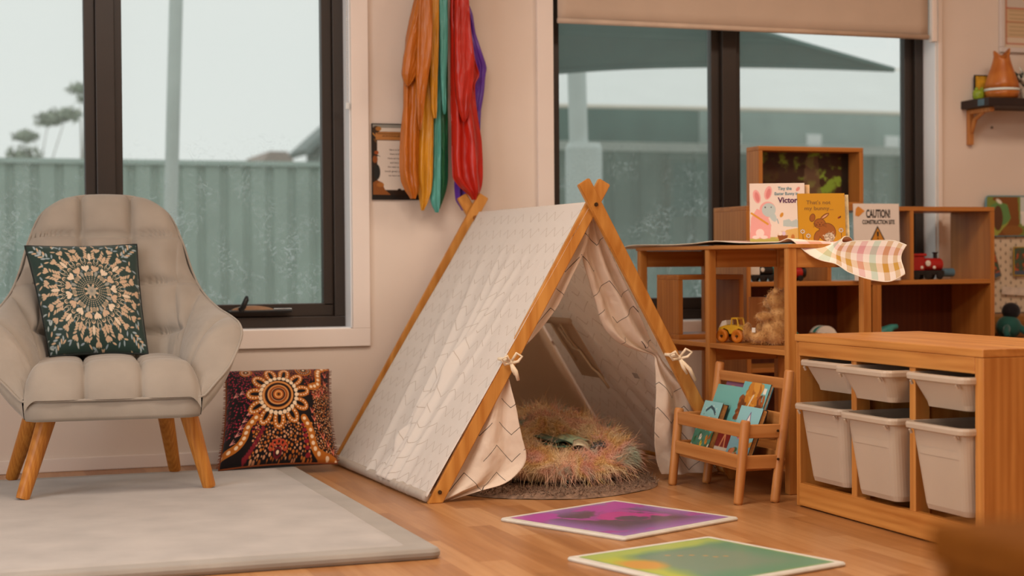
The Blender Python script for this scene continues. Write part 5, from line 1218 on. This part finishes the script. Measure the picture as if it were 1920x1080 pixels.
# the two bunny books standing on the cloth
zb = SZ + .0065
def cv_tiny():
    c = Cv(150, 160, .92, '#e8d3c4'); c.rect(0, 0, .92, .10, '#b9b25c'); c.poly([(.42, .08), (.62, .22), (.80, .25), (.92, .22), (.92, .08)], '#ddb066')
    P_ = '#e8a39c'; P2 = '#d9807c'
    for (x, y, a_) in ((.12, .78, .25), (.31, .84, -.25)):
        c.ell(x, y, .062, .115, P_, a_ ); c.ell(x + .005, y - .01, .036, .085, P2, a_)
    c.poly([(.0, .08), (.02, .42), (.12, .58), (.28, .50), (.36, .30), (.34, .08)], P_)
    c.ell(.30, .56, .135, .135, P_); c.ell(.32, .555, .115, .115, '#b9c3bf'); c.ell(.385, .45, .05, .10, '#b9c3bf', .5); c.ell(.26, .60, .010, .012, '#2c2a2c'); c.ell(.36, .60, .008, .010, '#2c2a2c')
    for k in range(16): c.ell(.03 + .018 * k, .50 - .012 * k, .017, .016, '#d9922c')
    c.ell(.17, .17, .07, .07, '#f0d6cc'); c.ell(.10, .10, .06, .03, '#efd9d0'); c.ell(.24, .10, .06, .03, '#efd9d0')
    c.ell(.55, .12, .088, .085, '#d9b290', 0, .6); c.poly([(.46, .13), (.64, .13), (.61, .03), (.49, .03)], '#8d4f25'); c.ell(.51, .16, .03, .035, '#ead8ca'); c.ell(.57, .16, .03, .035, '#d9c0d4')
    c.poly([(.56, .28), (.56, .38), (.66, .40), (.70, .36), (.78, .40), (.84, .34), (.84, .26)], '#b7bfba'); c.ell(.72, .10, .03, .045, '#c47a3a')
    for (x, y, col, a_) in ((.535, .47, '#cf8a2e', -.5), (.81, .90, '#d9897c', -.7)): c.ell(x, y, .026, .042, col, a_)
    c.seg(.46, .40, .48, .33, .012, '#7a9aa8'); return c
t, ux, uy, n_ = slab_book('picture_book', 'pale pink Easter picture book with a bunny-eared animal, standing left on the checked cloth', 'bunny books on the open shelf', (2.600, 4.930, zb), (.90, -.42, 0), (.02, .045, 1), .184, .203, .009, cv_tiny(), back='#caa79a')
def bt(txt, x, y, h, w, col, t, ux, uy, off=.0016, bold=.015): text_mesh(txt, tuple(np.array(ux) * x + np.array(uy) * y), ux, uy, h, plain('ink_' + col.strip('#'), col, .5, .02, 5), t, width=w, bold=bold, off=off)
bt('Tiny the', .095, .180, .011, .046, '#3f7d8c', t, ux, uy); bt('Easter Bunny in', .084, .163, .010, .078, '#3f7d8c', t, ux, uy); bt('Victoria', .094, .137, .018, .082, '#54184a', t, ux, uy, bold=.03)
w_ = MB(); v = [ux * a + uy * b - n_ * (.012 + d * a) for d in (0, .12) for b in (.002, .198) for a in (.11, .202)]; w_.add(v, [(0, 1, 3, 2), (4, 6, 7, 5), (0, 4, 5, 1), (2, 3, 7, 6), (0, 2, 6, 4), (1, 5, 7, 3)]); w_.build('opened_page', plain('orange_page', '#d2a074', .5, .3, 25), t)
def cv_bunny():
    c = Cv(150, 160, .92, '#c98f1e'); K = '#4a2412'; B_ = '#9c5a24'
    for o_, col in ((.0, K), (.008, B_)):
        c.ell(.56, .20, .17 - o_, .19 - o_, col); c.ell(.42, .38, .115 - o_, .105 - o_, col)
        c.ell(.28, .50, .055 - o_, .085 - o_, col, -.25); c.ell(.52, .53, .035 - o_, .10 - o_, col, -.95); c.ell(.36, .12, .06 - o_, .12 - o_, col, -.3)
    c.ell(.525, .53, .014, .07, '#d9a98a', -.95)
    for x in (.385, .455): c.ell(x, .40, .008, .008, K)
    c.ell(.42, .365, .014, .009, K); c.seg(.42, .36, .42, .33, .006, K); c.line([(.38, .325), (.42, .325), (.46, .325)], .005, K)
    for d in (-1, 1):
        for k in (-1, 0, 1): c.seg(.42 + d * .05, .35 + k * .01, .42 + d * .13, .35 + k * .04, .005, K)
    c.ell(.60, .10, .105, .095, '#7a5a44'); c.ell(.60, .10, .10, .09, '#cdbba4')
    r_ = np.random.default_rng(3)
    for _ in range(160): a, b = r_.normal(size=2) * .04; c.ell(.60 + a, .10 + b, .008, .008, ('#e6dac6', '#ad967c', '#8d765e')[int(3 * r_.random())])
    def flower(x, y):
        c.seg(x, y, x + .01, 0, .009, K)
        for k in range(8): c.ell(x + .035 * math.cos(k * PI / 4), y + .035 * math.sin(k * PI / 4), .019, .013, K, k * PI / 4); c.ell(x + .035 * math.cos(k * PI / 4), y + .035 * math.sin(k * PI / 4), .015, .010, '#f0e8dc', k * PI / 4)
        c.ell(x, y, .014, .014, '#c98f1e')
    flower(.08, .22); flower(.19, .13); flower(.83, .24); c.ell(.80, .50, .03, .018, '#8a3420', .5); c.ell(.825, .515, .02, .012, K, 1.2)
    c.ell(.92, .95, .012, .012, '#6a1c14'); return c
t, ux, uy, n_ = slab_book('picture_book', 'mustard board book with a brown bunny, standing right on the checked cloth', 'bunny books on the open shelf', (2.632, 4.655, zb), (.93, -.36, 0), (.0, .06, 1), .152, .158, .008, cv_bunny(), back='#b5872c')
bt("That's not", .028, .123, .0125, .078, '#7d5a30', t, ux, uy, bold=.0); bt('my bunny...', .022, .104, .0125, .092, '#7d5a30', t, ux, uy, bold=.0)
w_ = MB(); v = [ux * a + uy * b - n_ * (.010 + d * a) for d in (0, .14) for b in (.002, .154) for a in (.09, .166)]; w_.add(v, [(0, 1, 3, 2), (4, 6, 7, 5), (0, 4, 5, 1), (2, 3, 7, 6), (0, 2, 6, 4), (1, 5, 7, 3)]); w_.build('opened_page', plain('cream_page', '#c9b48c', .5, .3, 25), t)
# ------------------------------------------------------------------ toys on the open shelf
def truck():
    t = thing('toy_truck', 'small yellow and white toy truck with chunky orange wheels on the open shelf', 'toy truck', (2.635, 5.105, ZSH), math.radians(-62))
    Y = plain('yellow_plastic', '#e3b52c', .35, .03, 20); Wt = plain('white_plastic', '#e3ddd0', .4, .03, 20); Or = plain('orange_plastic', '#d17a1c', .5, .06, 30)
    b = MB(); pr = [(-.058, .030), (-.054, .052), (-.03, .060), (-.005, .062), (.012, .060), (.035, .056), (.055, .048), (.060, .034), (.052, .030), (.046, .044), (.030, .050), (.016, .044), (.010, .032), (-.008, .030), (-.016, .044), (-.032, .050), (-.046, .042), (-.050, .030)]
    b.prism(pr, -.026, .026); bo = b.build('body', Y, t)
    MB().prism([(-.062, .034), (-.060, .048), (-.044, .074), (-.026, .078), (-.024, .062), (-.05, .054)], -.020, .020).build('cab', Wt, t)
    m = MB(); m.tube([(-.006, -.018, .058), (-.004, -.018, .084), (.018, -.018, .084), (.024, -.018, .058)], .003, 8); m.tube([(-.006, .018, .058), (-.004, .018, .084), (.018, .018, .084), (.024, .018, .058)], .003, 8); m.box((-.006, -.018, .081), (.02, .018, .087), .001)
    m.build('roll_bar', Y, t)
    MB().box((-.05, -.018, .02), (.05, .018, .034), .003).build('chassis', M_black, t)
    for x in (-.033, .031):
        for y in (-1, 1):
            w = MB(); w.lathe([(.006, -.003), (.010, -.006), (.017, -.008), (.0225, -.006), (.0235, 0), (.0225, .006), (.016, .009), (.009, .005), (.006, .004)], 26, axis=1); o = w.build('wheel', Or, t, smooth=False); o.location = (x, y * .034, .0235)
            h = MB(); h.lathe([(.004, -.009), (.004, .009)], 12, axis=1); h.build('hub', M_screw, o)
truck()
M_bear = fur_mat('golden_plush', [(.3, '#a06c34'), (.5, '#bd8a4e'), (.7, '#cf9f64')], 30)
def bear():
    t = thing('teddy_bear', 'golden brown plush bear sitting with its back to the shelf post', 'soft toy', (2.665, 4.872, ZSH), math.radians(-60))
    # local: -x is the facing direction (picture left), y depth, z up
    B = [((.0, 0, .052), (.050, .046, .054)), ((.015, 0, .10), (.036, .034, .04)), ((.008, 0, .152), (.040, .040, .036)), ((-.024, 0, .142), (.022, .022, .018)),
         ((.020, -.032, .182), (.012, .010, .014)), ((.020, .032, .182), (.012, .010, .014)), ((-.020, -.040, .098), (.034, .016, .017)), ((-.012, .040, .095), (.034, .016, .017)),
         ((-.048, -.030, .030), (.040, .022, .022)), ((-.052, .034, .028), (.038, .022, .022)), ((-.088, -.036, .045), (.014, .020, .032)), ((-.086, .036, .042), (.014, .020, .030))]
    m = MB()
    for c, r_ in B: m.ball(c, r_, 14, 18)
    o = m.build('body', M_bear, t, smooth=True); mod = o.modifiers.new('join', 'REMESH'); mod.mode = 'VOXEL'; mod.voxel_size = .0045; mod.use_smooth_shade = True
    P = []; Nn = []
    for c, r_ in B:
        k = int(900 * (r_[0] * r_[1] + r_[1] * r_[2] + r_[0] * r_[2]) / .0055); d = rng.normal(size=(k, 3)); d /= np.linalg.norm(d, axis=1)[:, None]; P.append(np.array(c) + d * np.array(r_)); n_ = d / np.array(r_); Nn.append(n_ / np.linalg.norm(n_, axis=1)[:, None])
    strands('plush_fur', np.concatenate(P), np.concatenate(Nn), np.full(sum(len(p) for p in P), .0095), .0014, M_bear, t, bend=.5, droop=.2, seed=3, seg=2, stuff=True)
    k = MB(); k.ball((-.046, 0, .145), (.005, .006, .004)); k.build('nose', M_black, t, smooth=True)
    for y in (-.018, .018):
        k = MB(); k.ball((-.026, y, .164), .0042); k.build('eye', M_black, t, smooth=True)
    MB().box((-.058, -.058, .044), (-.044, -.0565, .060), .0005).build('fabric_tag', plain('white_tag', '#d8cfc0', .7), t)
bear()
MB_ = MB(); MB_.box((0, 0, 0), (.085, .03, .155), .003); o = MB_.build('building_block', M_beech_z); o.location = (2.735, 5.195, ZSH); tag(o, 'upright plain wooden block behind the yellow toy truck', 'toy block'); o.rotation_euler = (0, 0, math.radians(-25))
m = MB(); m.lathe([(.02, 0), (.026, .01), (.026, .035), (.018, .045)], 20); o = m.build('toy_cup', plain('green_plastic', '#2f6b4f', .4, .1, 20)); o.location = (2.72, 4.86, ZSH); tag(o, 'small green toy behind the bear beside the shelf post', 'toy')
def frame_box(name, label, cat_, loc, w, d, h, th, rz=0, back=None, mx=M_cab_x, mz=M_cab_z):
    t = thing(name, label, cat_, loc, rz)
    MB().box((0, 0, 0), (w, d, th), .002).build('bottom_board', mx, t); MB().box((0, 0, h - th), (w, d, h), .002).build('top_board', mx, t)
    MB().box((0, 0, th), (th, d, h - th), .002).build('side_board', mz, t); MB().box((w - th, 0, th), (w, d, h - th), .002).build('side_board', mz, t)
    return t
frame_box('wooden_cube', 'open wooden cube frame standing in the left bay of the open shelf', 'display cube', (2.545, 5.38, ZSH), .265, .19, .235, .018)

# ------------------------------------------------------------------ cabinet against the back wall
BU0, BU1, BV0, BV1, BZ = 2.99, 4.143, 5.70, 5.985, .957
t = thing('cubby_cabinet', 'long wooden cubby cabinet standing in front of the right window', 'cabinet', (BU0, BV0, 0)); Wb, Db = BU1 - BU0, BV1 - BV0; zm = .658
MB().box((0, 0, .06), (.02, Db, BZ - .018), .002).build('side_panel', M_cab_z, t); MB().box((Wb - .02, 0, .06), (Wb, Db, BZ - .018), .002).build('side_panel', M_cab_z, t)
MB().box((0, 0, BZ - .018), (Wb, Db, BZ), .002).build('top_board', M_cab_x, t); MB().box((.02, 0, zm - .018), (Wb - .02, Db, zm), .002).build('shelf_board', M_cab_x, t); MB().box((.02, 0, .30), (Wb - .02, Db, .318), .002).build('shelf_board', M_cab_x, t)
MB().box((0, .02, 0), (Wb, Db - .02, .06)).build('plinth', M_cab_x, t); MB().box((.02, 0, .06), (Wb - .02, Db, .078), .002).build('bottom_board', M_cab_x, t)
for u_ in (3.352, 3.735): MB().box((u_ - BU0, 0, zm), (u_ - BU0 + .018, Db, BZ - .018), .002).build('divider', M_cab_z, t)
MB().box((3.56 - BU0, 0, .078), (3.578 - BU0, Db, .30), .002).box((3.56 - BU0, 0, .318), (3.578 - BU0, Db, zm - .018), .002).build('divider', M_cab_z, t); MB().box((3.579 - BU0, 0, .078), (3.60 - BU0, Db, .30), .002).box((3.579 - BU0, 0, .318), (3.60 - BU0, Db, zm - .018), .002).build('divider', M_cab_z, t)
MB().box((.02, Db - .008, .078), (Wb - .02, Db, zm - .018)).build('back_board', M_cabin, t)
# small wooden frame box with a garden picture on top
t = frame_box('shadow_box', 'deep wooden frame box holding a dark leafy picture, on top of the cubby cabinet', 'display box', (3.065, 5.735, BZ), .475, .105, .238, .018)
c = Cv(120, 60, 2.0, '#3a2316'); n = fbm(c.X, c.Y, 5, 77, 5); n2 = fbm(c.X, c.Y, 3, 78, 3)
k = np.clip((n - .50) * 9, 0, 1)[..., None] * np.clip((n2 - .38) * 6, 0, 1)[..., None]; c.C = c.C * (1 - k) + np.array(rgb('#7d9a34')) * k
c.ell(.30, .35, .28, .45, '#3b1d0f', 0, .8); c.poly([(1.0, 0), (1.1, .9), (1.35, .95), (1.4, .3), (1.5, 0)], '#6d5640', .7); c.rect(1.85, 0, 2.0, 1, '#1d1712')
card('leafy_picture', c, (.018, .085, .018), (.439, 0, 0), (0, 0, .202), painted('leafy_print', .4, .4), t)
MB().box((.018, .087, .018), (.457, .095, .220)).build('picture_board', M_cabin, t)
# caution sign
def caution():
    w, h = .213, .31; t = thing('caution_sign', 'white construction site caution card standing at the front of the cubby cabinet', 'sign', (3.468, BV0 - .014, zm - .0)); t.rotation_euler = (math.radians(-2), 0, 0)
    MB().box((0, 0, 0), (w, .003, h), .001).build('sign_card', plain('white_card', '#e3d6ca', .4, .01, 8), t)
    K = plain('sign_black', '#2b2622', .5, .02, 5); X, Zv = (1, 0, 0), (0, 0, 1)
    text_mesh('CAUTION!', (.058, -.0005, .254), X, Zv, .032, K, t, width=.112, bold=.03); text_mesh('CONSTRUCTION SITE', (.040, -.0005, .228), X, Zv, .0165, K, t, width=.150, bold=.03)
    A = MB(); A.prism([(.072, .155), (.148, .155), (.110, .221)], -.0012, .0002); A.build('warning_triangle', K, t)
    A = MB(); A.prism([(.081, .160), (.139, .160), (.110, .212)], -.0018, .0); A.build('triangle_field', plain('sign_orange', '#c9862c', .5, .02, 5), t)
    A = MB(); A.prism([(.1065, .177), (.1135, .177), (.115, .197), (.105, .197)], -.0024, .0); A.prism([(.107, .167), (.113, .167), (.113, .172), (.107, .172)], -.0024, .0); A.build('exclamation_mark', K, t)
    A = MB(); A.prism([(.008 + .0, .262), (.012, .290), (.022, .299), (.034, .293), (.052, .280), (.036, .268), (.024, .258)], -.0014, .0002); A.build('orange_hat_mark', plain('hat_orange', '#d58a34', .5, .05, 20), t)
caution()
# toys on the cabinet
Rd = plain('red_paint', '#a8201a', .35, .05, 20); Bk = plain('black_paint', '#1a1614', .4, .05, 20); Bl = plain('blue_grey_paint', '#4c6a78', .4, .08, 20); Tl = plain('teal_paint', '#3f8a80', .45, .08, 20); Wh = plain('cream_paint', '#e0d6c8', .5, .05, 20)
def wheels(t, xs, y, r, mat, n=2):
    for x in xs:
        for yy in (-y, y): m = MB(); m.lathe([(r * .5, -.004), (r, -.003), (r, .003), (r * .5, .004)], 18, axis=1); o = m.build('wheel', mat, t, smooth=False); o.location = (x, yy, r)
def engine(loc, rz, label, c1, c2, c3, s=1.0, cab=True):
    t = thing('toy_train', label, 'toy train', loc, rz)
    MB().box((-.06 * s, -.022 * s, .014 * s), (.06 * s, .022 * s, .028 * s), .003).build('chassis', c3, t)
    m = MB(); m.lathe([(.001, .058 * s), (.018 * s, .058 * s), (.020 * s, .054 * s), (.020 * s, -.01 * s), (.001, -.01 * s)], 20, c=(0, 0, .046 * s), axis=0); m.build('boiler', c1, t, smooth=False)
    if cab:
        MB().box((-.058 * s, -.022 * s, .028 * s), (-.012 * s, .022 * s, .072 * s), .003).build('cab', c2, t); MB().box((-.062 * s, -.026 * s, .072 * s), (-.006 * s, .026 * s, .080 * s), .003).build('cab_roof', c1, t)
    m = MB(); m.lathe([(.006 * s, .06 * s), (.006 * s, .078 * s), (.010 * s, .084 * s)], 14, c=(.040 * s, 0, 0)); m.build('funnel', c3, t)
    m = MB(); m.lathe([(.001, -.004), (.009 * s, -.002), (.009 * s, .002), (.001, .004)], 14, c=(-.0 * s, -.0225 * s, .05 * s), axis=1); m.build('badge', Wh, t)
    wheels(t, (-.042 * s, 0, .042 * s), .022 * s, .012 * s, c3); return t
engine((3.09, 5.78, zm), .1, 'black toy engine with a white top at the left of the cabinet shelf', Bk, Wh, Bk, .95)
engine((3.17, 5.86, zm), .2, 'dark teal toy engine behind the black one on the cabinet shelf', Tl, Bk, Bk, .95)
t = thing('toy_wagon', 'red tank wagon with a black end standing by the black toy engine', 'toy train', (3.25, 5.79, zm))
m = MB(); m.lathe([(.001, -.05), (.019, -.05), (.021, -.046), (.021, .03), (.001, .03)], 20, c=(0, 0, .034), axis=0); m.build('tank', Rd, t, smooth=False); m = MB(); m.lathe([(.001, .031), (.022, .031), (.022, .046), (.001, .048)], 20, c=(0, 0, .034), axis=0); m.build('end_cap', Bk, t); wheels(t, (-.03, .02), .018, .012, Bk)
t = engine((3.86, 5.79, zm), .0, 'large red toy train with a wooden cab on the right of the cabinet shelf', Rd, Rd, Bk, 1.35)
m = MB(); m.lathe([(.001, -.03), (.016, -.03), (.018, -.026), (.018, .025), (.001, .027)], 18, c=(0, 0, .028), axis=0); m.build('tender', Bl, t).location = (.115, 0, 0)
for x in (-.03, .03): m = MB(); m.ball((x, -.031, .05), (.007, .004, .007)); m.build('lamp', Wh, t, smooth=True)
t = thing('toy_tunnel', 'small arched wooden toy with a teal band on the lower cabinet shelf', 'toy', (3.40, 5.79, .318 + .0))
def arch(r0, r1, y0, y1, mat, nm, h0=.0):
    pts = [(r1 * math.cos(a), h0 + r1 * math.sin(a)) for a in np.linspace(0, PI, 15)] + [(r0 * math.cos(a), h0 + r0 * math.sin(a)) for a in np.linspace(PI, 0, 15)]
    m = MB(); n = len(pts); v = [(x, y0, z) for x, z in pts] + [(x, y1, z) for x, z in pts]; f = [(i, (i + 1) % n, n + (i + 1) % n, n + i) for i in range(n)] + [(i, i + 1, n - 2 - i, n - 1 - i) for i in range(14)] + [(n + i, 2 * n - 1 - i, 2 * n - 2 - i, n + i + 1) for i in range(14)]
    m.add(v, f); return m.build(nm, mat, t)
MB().box((-.05, 0, 0), (-.02, .06, .13), .002).box((.02, 0, 0), (.05, .06, .107), .002).build('base_blocks', M_beech_z, t)
arch(.02, .05, 0, .015, Wh, 'arch_front', .107); arch(.022, .048, .0155, .045, Tl, 'arch_band', .107); arch(.02, .05, .0455, .06, Wh, 'arch_back', .107)
for i, (u_, lb, mt_) in enumerate(((3.655, 'dark green toy dinosaur on the lower cabinet shelf', Tl), (3.77, 'small dark toy vehicle on the lower cabinet shelf', Bk))):
    t = thing('toy_animal' if i == 0 else 'toy_car', lb, 'toy', (u_, 5.79, .318))
    if i == 0:
        m = MB(); m.tube([(-.07, 0, .05), (-.04, 0, .09), (0, 0, .12), (.03, 0, .13), (.05, 0, .145), (.075, 0, .148)], [.004, .014, .028, .024, .014, .010], 12); m.build('body', mt_, t, smooth=True)
        for x, y in ((-.02, -.016), (-.02, .016), (.02, -.016), (.02, .016)): m = MB(); m.tube([(x, y, .11), (x, y, 0)], [.012, .008], 10); m.build('leg', mt_, t, smooth=True)
    else:
        MB().prism([(-.05, .02), (-.05, .05), (-.03, .055), (-.02, .085), (.02, .085), (.032, .055), (.05, .05), (.05, .02)], -.022, .022).build('body', mt_, t); wheels(t, (-.03, .03), .022, .014, Bk)

# ------------------------------------------------------------------ black wall shelf with things on it
t = thing('wall_shelf', 'black floating wall shelf with a curved wooden bracket at the right', 'shelf', (4.23, 5.86, 1.395))
MB().box((0, 0, 0), (.62, .2, .036), .003).build('shelf_board', plain('black_stain', '#2a1d19', .5, .08, 10), t)
MB().box((-.0008, .03, .004), (.0008, .075, .032)).build('shelf_label', Bl, t)
m = MB(); m.box((.028, .176, -.155), (.052, .1995, -.001), .003); m.box((.028, .03, -.022), (.052, .176, -.001), .003); m.tube([(.04, .176, -.10), (.04, .150, -.045), (.04, .09, -.018)], [.009, .010, .008], 10); m.build('bracket', M_beech_z, t)
m = MB(); m.lathe([(.006, .0), (.006, .004)], 12, c=(.16, .1955, -.075), axis=1); m.build('wall_plug', plain('grey_plug', '#7d7468', .6), t)
t = thing('aroma_diffuser', 'wood grain tulip shaped diffuser with a pale glowing band on the black shelf', 'diffuser', (4.352, 5.935, 1.431))
DW = wood('diffuser_wood', '#a85c22', '#c67a36', 2, knots=False, rough=.35)
m = MB(); m.lathe([(.045, 0), (.066, .004), (.072, .02), (.0745, .034)], 40); m.build('base', DW, t, smooth=True)
m = MB(); m.lathe([(.0745, .035), (.0755, .038), (.0752, .042), (.074, .045)], 40); bm_ = plain('pale_band', '#dfe8e4', .4, .01, 5); m.build('light_band', bm_, t, smooth=True)
pr = [(.074, .046), (.070, .07), (.060, .10), (.047, .135), (.038, .165), (.034, .185), (.036, .205)]; n = 60
v = []; 
for i, (r_, z_) in enumerate(pr):
    for j in range(n):
        a = 2 * PI * j / n; zz = z_ + (.016 * math.cos(2 * a + .5) - .012 * (math.cos(a - .3) < -.2) if i == len(pr) - 1 else 0); v.append((r_ * math.cos(a), r_ * math.sin(a), zz))
f = [(i * n + j, i * n + (j + 1) % n, (i + 1) * n + (j + 1) % n, (i + 1) * n + j) for i in range(len(pr) - 1) for j in range(n)]
o = MB().add(v, f).build('tulip_cover', DW, t, smooth=True); solidify(o, .003, -1)
t = thing('frog_pot', 'small lime green frog shaped pot at the left end of the black shelf', 'pot', (4.268, 5.985, 1.431)); Gr = plain('lime_glaze', '#8fa52c', .3, .08, 30)
m = MB(); m.lathe([(.018, 0), (.024, .01), (.025, .03), (.021, .042)], 24); m.build('pot', Gr, t, smooth=True)
for x in (-.013, .013): m = MB(); m.ball((x, -.006, .046), .008); e_ = m.build('eye', Gr, t, smooth=True)
t = thing('small_photo_frame', 'tiny dark edged frame with a yellow picture behind the diffuser', 'picture frame', (4.285, 6.035, 1.431)); MB().box((0, 0, 0), (.09, .008, .115), .001).build('frame', Bk, t); MB().box((.005, -.001, .005), (.085, .001, .11)).build('picture', plain('yellow_print', '#c99a2c', .5, .2, 30), t)
t = thing('potted_plant', 'black and white leafed plant at the right edge beyond the diffuser', 'plant', (4.475, 5.93, 1.431)); m = MB(); m.lathe([(.02, 0), (.026, .03), (.028, .05)], 20); m.build('pot', Wh, t)
m = MB()
for i in range(16):
    a = i * 2.4; r_ = .012 + .002 * i; h_ = .06 + .008 * (i % 6); m.tube([(0, 0, .05), (r_ * math.cos(a), r_ * math.sin(a), .05 + h_ * .6), (2.1 * r_ * math.cos(a), 2.1 * r_ * math.sin(a), .05 + h_)], [.003, .008, .002], 6)
m.build('leaves', fur_mat('variegated_leaf', [(.42, '#1d2a20'), (.55, '#d8d8cc')], 45), t, smooth=True)
# framed chart top right
t = thing('framed_chart', 'white framed chart with red ruled boxes at the upper right corner of the wall', 'picture frame', (4.425, 6.052, 1.652)); w, h = .42, .55
fb = MB(); fb.box((0, -.012, 0), (w, .006, .022), .003); fb.box((0, -.012, h - .022), (w, .006, h), .003); fb.box((0, -.012, .022), (.022, .006, h - .022), .003); fb.box((w - .022, -.012, .022), (w, .006, h - .022), .003); fb.build('frame', plain('white_frame', '#d8cdc6', .4, .01, 5), t)
c = Cv(90, 120, .73, '#d9c6ae'); 
for y in (.03, .09, .22, .34, .48, .6, .75): c.rect(.03, y, .70, y + .008, '#b5543c')
c.rect(.03, .09, .70, .34, '#cfb48e'); c.rect(.03, .22, .70, .226, '#b5543c'); c.rect(.03, .34, .70, .348, '#b5543c'); c.rect(.03, .35, .70, .95, '#cfc4b6'); c.ell(.25, .45, .06, .05, '#d99a4c'); c.rect(.022, .03, .03, .97, '#b5543c')
for y in np.linspace(.11, .32, 7): c.rect(.06, y, .6, y + .006, '#a58a68')
card('chart_print', c, (.022, -.002, .022), (w - .044, 0, 0), (0, 0, h - .044), M_paint, t)
# play map, arrow cloth and cards beside the cabinet
t = thing('wall_hanging', 'round cornered blue edged woodland picture panel hanging on the wall behind the cabinet end', 'wall hanging', (4.336, 6.04, .838)); v, f = rslab(0, 0, .42, .182, 0, .012, (0, 0), .02, .003)
v = [(a, -z_, b) for a, b, z_ in v]; MB().add(v, f).build('panel_edge', plain('blue_edge', '#6b8f98', .5, .05, 10), t)
c = Cv(150, 70, 2.3, '#7a8a3c'); c.ell(.2, .2, .5, .5, '#98a044'); c.ell(.35, .55, .35, .3, '#5f8a4c'); c.poly([(.3, 0), (.75, 0), (.95, .3), (.9, 1), (.2, 1), (.15, .92), (.6, .8), (.7, .45), (.6, .3)], '#7d4a1c'); c.ell(.75, .12, .3, .14, '#8a5a24'); c.ell(.32, .45, .14, .32, '#5d3a20'); c.rect(.98, .3, 1.5, 1, '#c8d0cc'); c.rect(1.03, .25, 1.10, .62, '#e6e0d8'); c.rect(.98, .55, 1.3, .62, '#e6e0d8'); c.ell(.35, .88, .1, .05, '#e0dcc8', -.6)
card('woodland_picture', c, (.006, -.0125, .006), (.408, 0, 0), (0, 0, .17), M_paint, t)
t = thing('patterned_cloth', 'cream cloth printed with small dark arrows hanging under the woodland panel', 'cloth', (4.30, 6.045, .505)); c = Cv(190, 170, 1.15, '#dccab0')
for i in range(15):
    for j in range(9):
        x, y = .05 + i * .077 , .06 + j * .11 + .055 * (i % 2); c.seg(x, y - .02, x, y + .022, .007, '#6a5a4a'); c.seg(x - .012, y + .004, x, y - .014, .007, '#6a5a4a'); c.seg(x + .012, y + .004, x, y - .014, .007, '#6a5a4a')
card('cloth_panel', c, (0, 0, 0), (.40, 0, 0), (0, 0, .335), M_paint, t); MB().box((0, .001, 0), (.40, .006, .335)).build('cloth_backing', M_trim, t)
c = Cv(40, 50, .7, '#5a4a34'); n = fbm(c.X, c.Y, 6, 5, 3); c.C = np.where((n > .55)[..., None], rgb('#b5562c'), c.C); c.C = np.where((n < .4)[..., None], rgb('#3c5a44'), c.C); c.rect(0, 0, .7, .15, '#4c5a6c')
for i, (u_, z_, rz_, lb) in enumerate(((4.375, .655, -.3, 'tilted dark photo card pinned on the arrow cloth near the cabinet end'), (4.515, .67, 0, 'upright yellow edged photo card at the right edge of the arrow cloth'))):
    t = thing('photo_card', lb, 'card', (u_, 6.030, z_)); t.rotation_euler = (0, rz_, 0); card('card_print', c, (-.03, -.0022, 0), (.07, 0, 0), (0, 0, .12), M_paint, t); MB().box((-.034, -.002, -.004), (.044, .002, .124)).build('card_mount', plain('card_mount%d' % i, ('#8c7a5c', '#b59a3c')[i], .6), t)
t = thing('name_strip', 'plain pale paper strip pinned low on the arrow cloth', 'label', (4.42, 6.030, .585)); t.rotation_euler = (0, .06, 0); MB().box((0, 0, 0), (.16, .002, .035)).build('paper_strip', plain('strip_paper', '#d9cbbb', .6), t)
t = thing('bench_seat', 'low brown upholstered bench at the right edge behind the cubby cabinet', 'bench', (4.165, 5.62, 0)); Br = fabric('tan_upholstery', '#8f5f2c', .3, 400)
MB().box((0, 0, .10), (.75, .38, .40), .03).build('cushioned_body', Br, t); MB().box((.0, .26, .395), (.75, .385, .502), .03).build('back_rest', Br, t)
for x in (.05, .70):
    for y in (.05, .33): MB().box((x - .02, y - .02, 0), (x + .02, y + .02, .10), .003).build('foot', M_cab_z, t)
t = thing('plush_toy', 'dark teal and black knitted toy slumped on the brown bench', 'soft toy', (4.285, 5.80, .402)); m = MB(); m.ball((0, 0, .05), (.055, .05, .05)); m.build('body', fabric('teal_knit', '#24524a', .3), t, smooth=True); m = MB(); m.ball((.012, 0, .118), (.04, .038, .036)); m.build('head', fabric('black_knit', '#1e1a1c', .3), t, smooth=True)
for s_ in (-1, 1): m = MB(); m.tube([(s_ * .02, -.02, .06), (s_ * .05, -.05, .03), (s_ * .055, -.07, .016)], [.016, .014, .012], 10); m.build('arm', fabric('teal_arm', '#24524a', .3), t, smooth=True)

# ------------------------------------------------------------------ low wooden box in the near foreground, out of focus
t = thing('wooden_toy_chest', 'out of focus brown wooden chest corner at the bottom right, nearest the camera', 'chest', (1.0, .735, 0)); a_ = math.radians(2)
CH = wood('chest_wood', '#6a3c0e', '#7a4814', 0, knots=False, rough=.95, spec=.08); x0, y0, x1, y1 = -.285, 0, .60, .335
MB().box((x0, y0, .0), (x1, y1, .05), .004).build('plinth', CH, t); MB().box((x0 + .006, y0 + .006, .05), (x1 - .006, y1 - .006, .512), .004).build('body', CH, t)
MB().box((x0, y0, .513), (x1, y1, .545), .006).build('lid', CH, t); MB().box((x0 + .3, y0 - .012, .44), (x0 + .5, y0 + .004, .47), .006).build('handle', M_cab_x, t)
